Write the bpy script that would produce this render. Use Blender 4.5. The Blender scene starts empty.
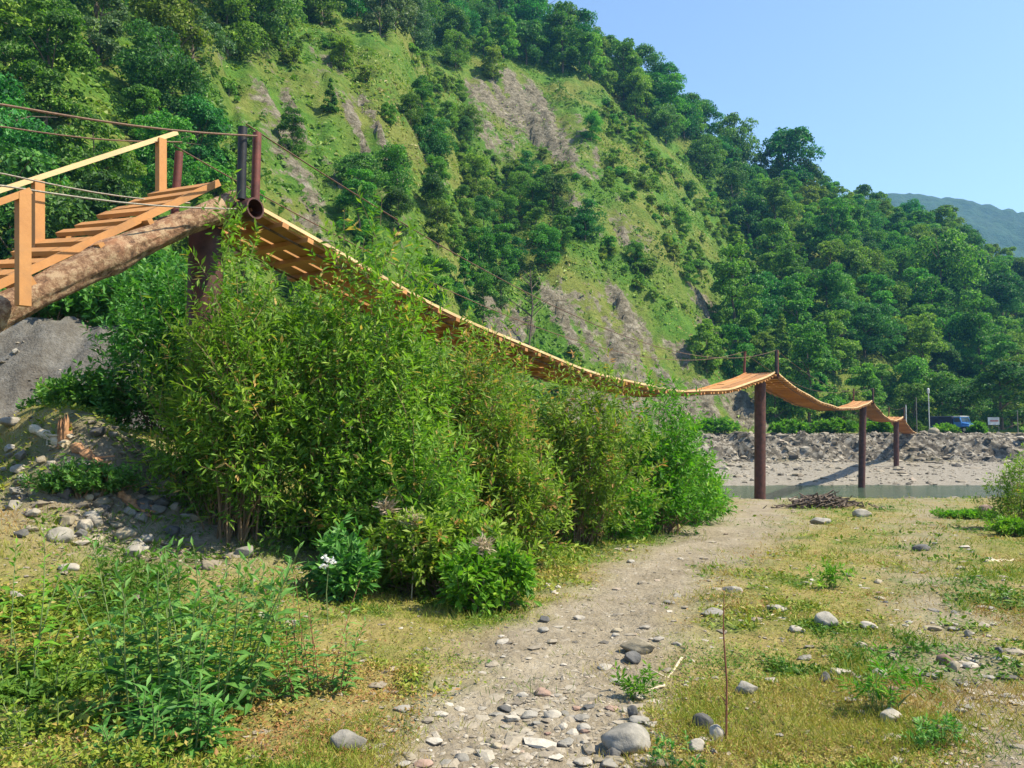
import bpy, math, random
import numpy as np
from mathutils import Vector, Matrix
random.seed(7)
rng = np.random.default_rng(7)
S = bpy.context.scene
COL = S.collection
R = math.radians
F = 780.0            # focal length in pixels of a 1024 wide picture
EYE = 1.6
TH = math.atan(52 / 780.0)
CT, ST = math.cos(TH), math.sin(TH)

# ------------------------------------------------------------------ camera, sky, sun, exposure
cd = bpy.data.cameras.new('camera')
cam = bpy.data.objects.new('camera', cd)
COL.objects.link(cam)
cam.location = (0, 0, EYE)
cam.rotation_euler = (R(90) + TH, 0, 0)
cd.sensor_width = 36
cd.lens = 36 * F / 1024
cd.clip_start = 0.05
cd.clip_end = 6000
S.camera = cam

SUN = Vector((0.95, -0.17, 0.0)).normalized()
ELEV = R(53)
SUN = Vector((SUN.x * math.cos(ELEV), SUN.y * math.cos(ELEV), math.sin(ELEV)))
w = bpy.data.worlds.new('World')
S.world = w
w.use_nodes = True
wn = w.node_tree
bg = wn.nodes['Background']
sky = wn.nodes.new('ShaderNodeTexSky')
sky.sky_type = 'NISHITA'
sky.sun_disc = False
sky.sun_elevation = ELEV
sky.sun_rotation = math.atan2(SUN.x, SUN.y)
sky.air_density = 1.0
sky.dust_density = 0.3
sky.ozone_density = 0.35
wn.links.new(sky.outputs[0], bg.inputs[0])
bg.inputs[1].default_value = 0.13
sl = bpy.data.lights.new('sun', 'SUN')
sl.energy = 5.0
sl.angle = R(0.5)
sl.color = (1.0, 0.91, 0.70)
so = bpy.data.objects.new('sun', sl)
so.rotation_euler = SUN.to_track_quat('Z', 'Y').to_euler()
COL.objects.link(so)
S.view_settings.view_transform = 'Standard'
S.view_settings.look = 'None'
S.view_settings.exposure = 1.08
S.view_settings.gamma = 1.0
S.cycles.volume_bounces = 0
S.cycles.max_bounces = 6
S.cycles.transmission_bounces = 4
HAZE_DENSITY = 0.00028

# ------------------------------------------------------------------ pixel <-> world
def P(px, py, Y):
    u = (px - 512) / F
    v = (384 - py) / F
    dy = CT - v * ST
    dz = ST + v * CT
    return np.array([u / dy * Y, Y, EYE + dz / dy * Y])

def proj(X, Y, Z):
    z = Z - EYE
    wv = np.maximum(Y * CT + z * ST, 1e-3)
    return 512 + F * X / wv, 384 - F * (-Y * ST + z * CT) / wv

# ------------------------------------------------------------------ noise
def _h(i, j, seed):
    n = (i.astype(np.int64) * 374761393 + j.astype(np.int64) * 668265263 + seed * 974634777) & 0x7fffffff
    n = ((n ^ (n >> 13)) * 1274126177) & 0x7fffffff
    n = (n ^ (n >> 16)) & 0xffff
    return n / 65535.0

def vn(x, y, seed=0):
    x = np.asarray(x, float); y = np.asarray(y, float)
    i = np.floor(x); j = np.floor(y)
    fx = x - i; fy = y - j
    fx = fx * fx * (3 - 2 * fx); fy = fy * fy * (3 - 2 * fy)
    a = _h(i, j, seed); b = _h(i + 1, j, seed); c = _h(i, j + 1, seed); d = _h(i + 1, j + 1, seed)
    return (a + (b - a) * fx) * (1 - fy) + (c + (d - c) * fx) * fy

def fbm(x, y, seed=0, o=4):
    t = 0; a = 0.5; n = 0
    for k in range(o):
        t = t + a * vn(x * 2 ** k, y * 2 ** k, seed + k * 17); n += a; a *= 0.5
    return t / n

def sm(x, a, b):
    t = np.clip((x - a) / (b - a), 0, 1)
    return t * t * (3 - 2 * t)

def inpoly(x, y, poly):
    x = np.asarray(x); y = np.asarray(y)
    c = np.zeros(x.shape, bool)
    n = len(poly)
    for i in range(n):
        x1, y1 = poly[i]; x2, y2 = poly[(i + 1) % n]
        if y1 == y2: continue
        c ^= ((y1 > y) != (y2 > y)) & (x < (x2 - x1) * (y - y1) / (y2 - y1) + x1)
    return c

# ------------------------------------------------------------------ mesh helpers
def mesh_np(name, verts, faces_flat, sizes, tint=None, attrs=None, smooth=False, mats=(), mat_idx=None):
    me = bpy.data.meshes.new(name)
    verts = np.asarray(verts, np.float32); faces_flat = np.asarray(faces_flat, np.int32); sizes = np.asarray(sizes, np.int32)
    me.vertices.add(len(verts)); me.vertices.foreach_set('co', verts.ravel())
    me.loops.add(len(faces_flat)); me.loops.foreach_set('vertex_index', faces_flat)
    me.polygons.add(len(sizes))
    st = np.zeros(len(sizes), np.int32); st[1:] = np.cumsum(sizes)[:-1]
    me.polygons.foreach_set('loop_start', st)
    if mat_idx is not None: me.polygons.foreach_set('material_index', np.asarray(mat_idx, np.int32))
    me.update(calc_edges=True)
    me.polygons.foreach_set('use_smooth', np.full(len(sizes), smooth, bool))
    at = dict(attrs or {})
    if tint is not None: at['tint'] = tint
    for k, v in at.items():
        a = me.attributes.new(k, 'FLOAT', 'POINT'); a.data.foreach_set('value', np.asarray(v, np.float32))
    for m in mats: me.materials.append(m)
    me.update()
    return me

def link(name, data, parent=None, loc=None):
    o = bpy.data.objects.new(name, data)
    COL.objects.link(o)
    if parent is not None: o.parent = parent
    if loc is not None: o.location = [float(q) for q in loc]
    return o

def tag(o, label=None, cat=None, group=None, kind=None):
    if label: o['label'] = label
    if cat: o['category'] = cat
    if group: o['group'] = group
    if kind: o['kind'] = kind
    return o

def empty(name, loc, label, cat, group=None):
    o = link(name, None, None, loc)
    o.empty_display_size = 0.2
    return tag(o, label, cat, group)

class MB:
    """collects boxes, tubes and lumps; build() links them as one mesh object"""
    def __init__(s): s.v = []; s.f = []; s.n = 0
    def add(s, V, Fc):
        V = np.asarray(V, float)
        s.v.append(V); s.f += [tuple(i + s.n for i in f) for f in Fc]; s.n += len(V)
        return s
    def box(s, c, ax, ay, az, hx, hy, hz, jit=0.0):
        c = np.asarray(c, float); ax = np.asarray(ax, float); ay = np.asarray(ay, float); az = np.asarray(az, float)
        V = []
        for k in (-1, 1):
            for j in (-1, 1):
                for i in (-1, 1):
                    V.append(c + ax * hx * i + ay * hy * j + az * hz * k + rng.normal(0, jit, 3) if jit else c + ax * hx * i + ay * hy * j + az * hz * k)
        return s.add(V, [(0, 2, 3, 1), (4, 5, 7, 6), (0, 1, 5, 4), (2, 6, 7, 3), (0, 4, 6, 2), (1, 3, 7, 5)])
    def bar(s, a, b, wd, ht, up=(0, 0, 1)):
        a = np.asarray(a, float); b = np.asarray(b, float); d = b - a; L = np.linalg.norm(d); d = d / L
        side = np.cross(d, up); side /= np.linalg.norm(side); u = np.cross(side, d)
        return s.box((a + b) / 2, d, side, u, L / 2, wd / 2, ht / 2)
    def tube(s, pts, rad, n=8, cap=True, jit=0.0):
        pts = np.asarray(pts, float); m = len(pts)
        rad = np.full(m, rad) if np.isscalar(rad) else np.asarray(rad, float)
        T = np.gradient(pts, axis=0); T /= np.linalg.norm(T, axis=1)[:, None] + 1e-9
        ref = np.array([0, 0, 1.0]) if abs(T[0][2]) < 0.9 else np.array([1.0, 0, 0])
        V = []
        for i in range(m):
            a = np.cross(T[i], ref); a /= np.linalg.norm(a) + 1e-9; b = np.cross(a, T[i])
            for k in range(n):
                t = 2 * math.pi * k / n
                r = rad[i] * (1 + (rng.normal(0, jit) if jit else 0))
                V.append(pts[i] + (a * math.cos(t) + b * math.sin(t)) * r)
        Fc = [(i * n + k, i * n + (k + 1) % n, (i + 1) * n + (k + 1) % n, (i + 1) * n + k) for i in range(m - 1) for k in range(n)]
        if cap: Fc += [tuple(range(n - 1, -1, -1)), tuple((m - 1) * n + k for k in range(n))]
        return s.add(V, Fc)
    def mesh(s, name, mat, smooth=False):
        V = np.concatenate(s.v)
        me = mesh_np(name, V, [i for f in s.f for i in f], [len(f) for f in s.f], smooth=smooth, mats=[mat])
        return me
    def build(s, name, mat, parent=None, smooth=False, auto=False):
        return link(name, s.mesh(name, mat, smooth), parent)

def smooth_by_angle(o, deg=40):
    me = o.data
    me.polygons.foreach_set('use_smooth', np.ones(len(me.polygons), bool))
    try: me.set_sharp_from_angle(angle=R(deg))
    except Exception: pass

# ------------------------------------------------------------------ materials
def mat(name):
    m = bpy.data.materials.new(name); m.use_nodes = True
    nt = m.node_tree
    return m, nt, nt.nodes['Principled BSDF'], nt.nodes['Material Output']

def N(nt, t, **kw):
    n = nt.nodes.new(t)
    for k, v in kw.items(): setattr(n, k, v)
    return n

def ramp(nt, fac, stops, interp='LINEAR'):
    r = N(nt, 'ShaderNodeValToRGB'); cr = r.color_ramp; cr.interpolation = interp
    while len(cr.elements) < len(stops): cr.elements.new(0.5)
    for e, (p, c) in zip(cr.elements, stops):
        e.position = p; e.color = (*c, 1) if len(c) == 3 else c
    nt.links.new(fac, r.inputs[0])
    return r.outputs[0]

def mixc(nt, fac, a, b, mode='MIX'):
    n = N(nt, 'ShaderNodeMix', data_type='RGBA', blend_type=mode)
    if isinstance(fac, (int, float)): n.inputs[0].default_value = fac
    else: nt.links.new(fac, n.inputs[0])
    for i, c in ((6, a), (7, b)):
        if isinstance(c, tuple): n.inputs[i].default_value = (*c, 1)
        else: nt.links.new(c, n.inputs[i])
    return n.outputs[2]

def math_(nt, op, a, b=None, clamp=False):
    n = N(nt, 'ShaderNodeMath', operation=op, use_clamp=clamp)
    for i, c in enumerate((a, b)):
        if c is None: continue
        if isinstance(c, (int, float)): n.inputs[i].default_value = c
        else: nt.links.new(c, n.inputs[i])
    return n.outputs[0]

def noise(nt, scale, detail=4, rough=0.55, vec=None, dist=0.0):
    n = N(nt, 'ShaderNodeTexNoise'); n.inputs['Scale'].default_value = scale
    n.inputs['Detail'].default_value = detail; n.inputs['Roughness'].default_value = rough; n.inputs['Distortion'].default_value = dist
    if vec is not None: nt.links.new(vec, n.inputs['Vector'])
    return n.outputs['Fac']

def voro(nt, scale, vec=None, feature='F1', out='Color'):
    n = N(nt, 'ShaderNodeTexVoronoi', feature=feature); n.inputs['Scale'].default_value = scale
    if vec is not None: nt.links.new(vec, n.inputs['Vector'])
    return n.outputs[out]

def bump(nt, h, strength, dist, target):
    b = N(nt, 'ShaderNodeBump'); b.inputs['Strength'].default_value = strength; b.inputs['Distance'].default_value = dist
    nt.links.new(h, b.inputs['Height']); nt.links.new(b.outputs[0], target.inputs['Normal'])
    return b

def attr(nt, name):
    return N(nt, 'ShaderNodeAttribute', attribute_name=name).outputs['Fac']

def objco(nt):
    return N(nt, 'ShaderNodeTexCoord').outputs['Object']

def leaf_mat(name, stops, trans=0.35, vary=0.25, tcol=(1.0, 1.25, 0.45)):
    m, nt, bs, out = mat(name)
    c = ramp(nt, attr(nt, 'tint'), stops)
    oi = N(nt, 'ShaderNodeObjectInfo')
    v = N(nt, 'ShaderNodeMapRange'); nt.links.new(oi.outputs['Random'], v.inputs[0])
    v.inputs[3].default_value = 1 - vary; v.inputs[4].default_value = 1 + vary
    hs = N(nt, 'ShaderNodeHueSaturation'); nt.links.new(c, hs.inputs['Color']); nt.links.new(v.outputs[0], hs.inputs['Value'])
    v2 = N(nt, 'ShaderNodeMapRange')
    r2 = math_(nt, 'FRACT', math_(nt, 'MULTIPLY', oi.outputs['Random'], 7.31))
    nt.links.new(r2, v2.inputs[0]); v2.inputs[3].default_value = 0.5 - 0.035 * vary / 0.25; v2.inputs[4].default_value = 0.5 + 0.03 * vary / 0.25
    nt.links.new(v2.outputs[0], hs.inputs['Hue'])
    col = hs.outputs[0]
    nt.links.new(col, bs.inputs['Base Color'])
    bs.inputs['Roughness'].default_value = 0.55; bs.inputs['Specular IOR Level'].default_value = 0.3
    tr = N(nt, 'ShaderNodeBsdfTranslucent')
    nt.links.new(mixc(nt, 1.0, col, tcol, 'MULTIPLY'), tr.inputs[0])
    mx = N(nt, 'ShaderNodeMixShader'); mx.inputs[0].default_value = trans
    nt.links.new(bs.outputs[0], mx.inputs[1]); nt.links.new(tr.outputs[0], mx.inputs[2]); nt.links.new(mx.outputs[0], out.inputs[0])
    return m

def simple(name, col, rough=0.7, scale=8, var=0.35, bumpd=0.01, metal=0.0, stretch=None):
    m, nt, bs, out = mat(name)
    co = objco(nt)
    if stretch:
        mp = N(nt, 'ShaderNodeMapping'); mp.inputs['Scale'].default_value = stretch; nt.links.new(co, mp.inputs[0]); co = mp.outputs[0]
    f = noise(nt, scale, 6, 0.65, co)
    lo = tuple(c * (1 - var) for c in col); hi = tuple(min(1, c * (1 + var)) for c in col)
    nt.links.new(ramp(nt, f, [(0.3, lo), (0.7, hi)]), bs.inputs['Base Color'])
    bs.inputs['Roughness'].default_value = rough; bs.inputs['Metallic'].default_value = metal
    bump(nt, f, 0.6, bumpd, bs)
    return m

M = {}
M['leaf_dark'] = leaf_mat('dark_tree_leaves', [(0.0, (0.023, 0.081, 0.024)), (0.5, (0.054, 0.182, 0.038)), (1.0, (0.142, 0.338, 0.061))], 0.35)
M['leaf_mid'] = leaf_mat('mid_tree_leaves', [(0.0, (0.037, 0.112, 0.022)), (0.5, (0.110, 0.250, 0.033)), (1.0, (0.250, 0.425, 0.062))], 0.4)
M['leaf_light'] = leaf_mat('light_tree_leaves', [(0.0, (0.069, 0.138, 0.021)), (0.5, (0.161, 0.276, 0.034)), (1.0, (0.310, 0.425, 0.069))], 0.4)
M['leaf_grey'] = leaf_mat('greyish_tree_leaves', [(0.0, (0.050, 0.106, 0.044)), (0.5, (0.106, 0.188, 0.075)), (1.0, (0.200, 0.288, 0.125))], 0.3)
M['herb'] = leaf_mat('slope_herb_leaves', [(0.0, (0.055, 0.132, 0.017)), (0.4, (0.132, 0.242, 0.026)), (0.8, (0.242, 0.319, 0.050)), (1.0, (0.308, 0.275, 0.099))], 0.3, 0.0)
M['willow'] = leaf_mat('willow_leaves', [(0.0, (0.057, 0.147, 0.022)), (0.4, (0.138, 0.287, 0.034)), (0.85, (0.324, 0.463, 0.063)), (1.0, (0.549, 0.379, 0.125))], 0.45, 0.08)
M['willow_olive'] = leaf_mat('olive_willow_leaves', [(0.0, (0.071, 0.148, 0.020)), (0.4, (0.174, 0.283, 0.034)), (0.85, (0.335, 0.426, 0.064)), (1.0, (0.464, 0.270, 0.103))], 0.45, 0.08)
M['lush'] = leaf_mat('lush_leaves', [(0.0, (0.050, 0.154, 0.015)), (0.5, (0.127, 0.297, 0.022)), (1.0, (0.275, 0.440, 0.044))], 0.45, 0.08)
M['bluegreen'] = leaf_mat('blue_green_leaves', [(0.0, (0.038, 0.128, 0.029)), (0.5, (0.101, 0.255, 0.048)), (1.0, (0.269, 0.457, 0.121))], 0.38, 0.08)
M['ground_leaf'] = leaf_mat('ground_cover_leaves', [(0.0, (0.069, 0.162, 0.016)), (0.3, (0.172, 0.259, 0.024)), (0.55, (0.286, 0.302, 0.043)), (0.8, (0.378, 0.281, 0.086)), (1.0, (0.321, 0.167, 0.065))], 0.3, 0.0, (1.1, 1.1, 0.6))
M['dry'] = leaf_mat('dry_pale_leaves', [(0.0, (0.35, 0.27, 0.17)), (1.0, (0.60, 0.50, 0.36))], 0.3, 0.1, (1, 0.95, 0.8))
M['petal'] = leaf_mat('white_petals', [(0.0, (0.75, 0.75, 0.72)), (1.0, (0.85, 0.85, 0.82))], 0.3, 0.0, (1, 1, 1))
M['bark'] = simple('tree_bark', (0.11, 0.085, 0.06), 0.9, 6, 0.4, 0.02)
M['twig'] = simple('willow_stems', (0.17, 0.11, 0.06), 0.8, 20, 0.3, 0.004)
M['greenstem'] = simple('green_stems', (0.14, 0.19, 0.06), 0.7, 20, 0.3, 0.002)
M['redstem'] = simple('red_brown_stalk', (0.20, 0.07, 0.04), 0.8, 20, 0.3, 0.002)
M['rust'] = simple('rusty_brown_steel', (0.075, 0.027, 0.02), 0.62, 5, 0.55, 0.004, 0.2)
M['rustred'] = simple('red_brown_painted_pipe', (0.13, 0.035, 0.025), 0.6, 7, 0.45, 0.003, 0.1)
M['darksteel'] = simple('dark_steel', (0.022, 0.022, 0.024), 0.5, 7, 0.5, 0.003, 0.4)
M['cable'] = simple('rusty_wire_rope', (0.13, 0.075, 0.05), 0.7, 40, 0.4, 0.001, 0.3)
M['wire_grey'] = simple('grey_wire_rope', (0.20, 0.18, 0.15), 0.6, 40, 0.4, 0.001, 0.3)
M['deadwood'] = simple('weathered_driftwood', (0.11, 0.08, 0.06), 0.9, 9, 0.45, 0.01)
M['palewood'] = simple('bleached_stick', (0.50, 0.42, 0.30), 0.85, 15, 0.25, 0.004)
M['splinter'] = simple('splintered_orange_wood', (0.33, 0.175, 0.09), 0.9, 12, 0.55, 0.008, 0, (1, 1, 0.2))
M['endgrain'] = simple('cut_log_end', (0.55, 0.32, 0.13), 0.8, 14, 0.3, 0.004)

def wood_mat(name, lo, hi, rough=0.7):
    m, nt, bs, out = mat(name)
    geo = N(nt, 'ShaderNodeNewGeometry')
    co = objco(nt)
    f = noise(nt, 3.0, 5, 0.7, co, 0.8); f2 = noise(nt, 40, 3, 0.6, co)
    pid = math_(nt, 'MULTIPLY', geo.outputs['Random Per Island'], 0.6)
    k = math_(nt, 'ADD', math_(nt, 'MULTIPLY', math_(nt, 'ADD', f, math_(nt, 'MULTIPLY', f2, 0.4)), 0.5), math_(nt, 'MULTIPLY', pid, 0.7))
    wc = ramp(nt, k, [(0.25, lo), (0.95, hi)])
    stain = ramp(nt, noise(nt, 1.6, 6, .7, co, .5), [(0.50, (0, 0, 0)), (0.72, (.6, .6, .6))])
    wc = mixc(nt, stain, wc, tuple(.35 * a + .25 * (lo[1]) for a in hi))
    nt.links.new(wc, bs.inputs['Base Color'])
    bs.inputs['Roughness'].default_value = rough
    bump(nt, f2, 0.4, 0.004, bs)
    return m
M['lumber'] = wood_mat('fresh_orange_lumber', (0.30, 0.115, 0.028), (0.54, 0.27, 0.09))
M['lumber_pale'] = wood_mat('pale_lumber', (0.48, 0.32, 0.14), (0.68, 0.51, 0.28))
M['lumber_deck'] = wood_mat('orange_deck_boards', (0.27, 0.105, 0.026), (0.52, 0.265, 0.088))

def log_mat():
    m, nt, bs, out = mat('log_with_peeling_bark')
    co = objco(nt)
    f = noise(nt, 11, 8, 0.78, co, 0.15); f2 = noise(nt, 1.7, 3, 0.6, co, 0.3); f3 = noise(nt, 30, 4, 0.7, co)
    c1 = ramp(nt, f, [(0.36, (0.05, 0.024, 0.012)), (0.48, (0.20, 0.105, 0.055)), (0.58, (0.36, 0.25, 0.15))])
    c2 = mixc(nt, ramp(nt, f2, [(0.58, (0, 0, 0)), (0.70, (.7, .7, .7))]), c1, (0.30, 0.13, 0.065))
    nt.links.new(c2, bs.inputs['Base Color']); bs.inputs['Roughness'].default_value = 0.85
    bump(nt, math_(nt, 'ADD', f, math_(nt, 'MULTIPLY', f3, 0.4)), 0.9, 0.03, bs)
    return m
M['log'] = log_mat()

def stone_mat(name, a, b, warm=0.0):
    m, nt, bs, out = mat(name)
    co = objco(nt)
    oi = N(nt, 'ShaderNodeObjectInfo')
    ad = N(nt, 'ShaderNodeVectorMath', operation='ADD'); nt.links.new(co, ad.inputs[0]); nt.links.new(oi.outputs['Location'], ad.inputs[1])
    v = ad.outputs[0]
    f = noise(nt, 7, 7, 0.65, v, 0.4); f2 = noise(nt, 45, 4, 0.7, v)
    k = math_(nt, 'ADD', math_(nt, 'MULTIPLY', f, 0.75), math_(nt, 'MULTIPLY', f2, 0.25))
    c = ramp(nt, k, [(0.36, a), (0.62, b)])
    mr = N(nt, 'ShaderNodeMapRange'); nt.links.new(oi.outputs['Random'], mr.inputs[0]); mr.inputs[3].default_value = 0.75; mr.inputs[4].default_value = 1.2
    hs = N(nt, 'ShaderNodeHueSaturation'); nt.links.new(c, hs.inputs['Color']); nt.links.new(mr.outputs[0], hs.inputs['Value'])
    nt.links.new(hs.outputs[0], bs.inputs['Base Color']); bs.inputs['Roughness'].default_value = 0.85
    bump(nt, k, 0.8, 0.02, bs)
    return m
M['stone'] = stone_mat('grey_river_stone', (0.16, 0.15, 0.13), (0.30, 0.275, 0.24))
M['stone_pale'] = stone_mat('pale_river_stone', (0.23, 0.205, 0.17), (0.40, 0.36, 0.305))
M['stone_dark'] = stone_mat('dark_river_stone', (0.05, 0.05, 0.052), (0.12, 0.115, 0.11))
M['stone_rose'] = stone_mat('reddish_stone', (0.20, 0.12, 0.09), (0.33, 0.23, 0.18))
M['stone_tan'] = stone_mat('tan_stone', (0.17, 0.14, 0.095), (0.31, 0.265, 0.19))

# ------------------------------------------------------------------ ground
YK = [-60, 0, 8, 14, 31, 37, 41, 45, 54, 58, 66, 81.5, 85.5, 90, 120, 4000]
ZK = [0.3, 0, 0, -.2, -.86, -1.55, -2.06, -2.6, -2.6, -2.06, -1.6, -1.0, 1.65, 1.9, 2.1, 2.1]
def ground_z(X, Y, micro=True):
    X = np.asarray(X, float); Y = np.asarray(Y, float)
    Ys = Y + (fbm(X * .12, Y * .05, 3) - .5) * 3.0 * sm(Y, 30, 45) + (vn(X * .55, Y * .1, 9) - .5) * 1.5 * sm(Y, 70, 80)
    right = np.interp(Ys, YK, ZK)
    left = 1.7 * sm(-X, .2, 5.2) * sm(Y, 4.3, 10.5)
    rw = sm(X + 10 + .1 * (Y - 30), 0, 12)           # river channel only right of the landing bank
    base = np.where(Y > 20, right * rw + (1 - rw) * np.maximum(right, .2), right)
    z = base + left * (1 - sm(Y, 25, 36) * .5)
    z = z + 2.3 * sm(Y, 12.6, 15.5) * sm(-X - .12 * Y, 2.8, 5.2)     # grey cut bank behind the ramp
    z = z + .35 * sm(-X, 4, 9) * sm(4 - Y, -3, 3)
    cutm = sm(Y, 12.2, 13.2) * sm(-X - .12 * Y, 2.6, 3.8) * (1 - sm(Y, 16, 18))
    z = z + cutm * ((fbm(X * 1.2, Y * .9, 47, 4) - .5) * .9 + (fbm(X * 4, Y * 3, 48, 3) - .5) * .3)
    # hollow with rubble in front of the shrubs
    z = z - .28 * np.exp(-(((X + 3.6) / 1.3) ** 2 + ((Y - 8.0) / .8) ** 2))
    dq = (X + 5.3) * .66 + (Y - 9.4) * .75; lq = (X + 5.3) * .75 - (Y - 9.4) * .66      # grassy hump with a shaded hollow in front
    z = z + (.42 * np.exp(-(dq / .42) ** 2) - .22 * np.exp(-((dq + .95) / .5) ** 2)) * sm(lq, -2.6, -1.2) * sm(1.7 - lq, 0, 1.0)
    if micro:
        z = z + (fbm(X * .8, Y * .8, 21, 3) - .5) * .16 + (fbm(X * 4, Y * 4, 33, 3) - .5) * .06 + (fbm(X * 13, Y * 13, 35, 2) - .5) * .03 * sm(22 - Y, 0, 8)
        z = z + (fbm(X * .5, Y * .5, 41, 4) - .5) * .9 * sm(Ys, 80, 82.5) * sm(90 - Ys, 0, 4) - np.abs(fbm(X * .55 + Y * .2, Y * .25, 44, 3) - .5) * 3.2 * sm(Ys, 80.5, 83) * sm(88 - Ys, 0, 2.5) + (fbm(X * 1.1, Y * 1.1, 43, 4) - .5) * 1.5 * sm(Ys, 80, 82.5) * sm(89 - Ys, 0, 3)
    return z

def hit(px, py, lo=2.0, hi=140.0):
    Ys = np.geomspace(lo, hi, 4000)
    u = (px - 512) / F; v = (384 - py) / F; dy = CT - v * ST; dz = ST + v * CT
    d = EYE + dz / dy * Ys - ground_z(u / dy * Ys, Ys)
    i = np.argmax(d < 0)
    Y = Ys[i] if d[i] < 0 else hi
    X = u / dy * Y
    return np.array([X, Y, float(ground_z(X, Y))])

PY = [480, 500, 530, 570, 620, 690, 768, 900, 2000]
def path_mask(X, Y, Z):
    px, py = proj(X, Y, Z)
    j = (fbm(X * 1.3, Y * 1.3, 51, 4) - .5)
    wob = j * 150
    pyc = np.clip(py, 470, 3000)
    L = np.interp(pyc, PY, [745, 735, 680, 590, 515, 430, 385, 380, 380]); Rr = np.interp(pyc, PY, [805, 805, 790, 735, 690, 655, 640, 700, 900])
    d1 = np.minimum(px + wob * .5 - L, Rr - px + wob * .5) / 85.0
    L2 = np.interp(pyc, PY, [900, 900, 890, 885, 905, 940, 950, 960, 1000]); R2 = np.interp(pyc, PY, [960, 960, 955, 955, 990, 1020, 1080, 1150, 1300])
    d2 = np.minimum(px + wob * .7 - L2, R2 - px + wob * .7) / 110.0
    m = np.clip(np.maximum(d1 + .5, (d2 + .42) * .85) * (.72 + .56 * fbm(X * 2.2, Y * 2.2, 57, 4)), 0, 1)
    return m * sm(Y, 1.5, 2.5) * (1 - sm(Y, 34, 38))

def lush_mask(X, Y, Z):
    px, py = proj(X, Y, Z)
    n = fbm(X * .9, Y * .9, 71, 4)
    e = np.interp(px, [480, 540, 620, 700, 740], [640, 580, 560, 545, 515])
    a = sm(py, 500, 520) * (1 - sm(py - e, -14, 6)) * sm(px, 430, 520) * (1 - sm(px, 715, 745))
    b = sm(n, .5, .62) * .8 * (1 - sm(px, 330, 460)) 
    c = sm(fbm(X * 1.6, Y * 1.6, 77, 3), .56, .66) * .8
    return np.clip(np.maximum(np.maximum(a, b), c), 0, 1) * (Y < 33)

na, nr = 560, 500
az = np.concatenate([np.linspace(-180, -60, 50, endpoint=False), np.linspace(-60, 60, na - 100, endpoint=False), np.linspace(60, 180, 50, endpoint=False)])
rr = np.unique(np.concatenate([[0.0], np.geomspace(.6, 130, nr - 30), np.geomspace(140, 2600, 29), np.linspace(79.05, 100.3, 90)]))
A, RR = np.meshgrid(np.radians(az), rr)
gx = np.sin(A) * RR; gy = np.cos(A) * RR
gz = ground_z(gx, gy)
gz = np.where(RR > 200, 2.1, gz)
V = np.stack([gx, gy, gz], -1).reshape(-1, 3)
na_ = len(az)
i, j = np.meshgrid(np.arange(len(rr) - 1), np.arange(na_), indexing='ij')
q = np.stack([i * na_ + j, i * na_ + (j + 1) % na_, (i + 1) * na_ + (j + 1) % na_, (i + 1) * na_ + j], -1).reshape(-1, 4)[:, ::-1]
pm = path_mask(V[:, 0], V[:, 1], V[:, 2]); lm = lush_mask(V[:, 0], V[:, 1], V[:, 2])
Yv = V[:, 1] + (fbm(V[:, 0] * .3, V[:, 1] * .3, 5) - .5) * 5
beach = sm(Yv, 34, 38) * (1 - sm(Yv, 79, 82)); bank = sm(Yv, 79, 82) * (1 - sm(Yv, 90, 94))
cut = sm(V[:, 1], 11.8, 13) * sm(-V[:, 0] - .12 * V[:, 1], 2.4, 3.6) * (1 - sm(V[:, 1], 16.5, 18))
rub = np.exp(-(((V[:, 0] + 4.0) / 1.5) ** 2 + ((V[:, 1] - 8.4) / 1.1) ** 2)) * 1.3
pm = np.clip(np.maximum(pm, rub), 0, 1)

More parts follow.
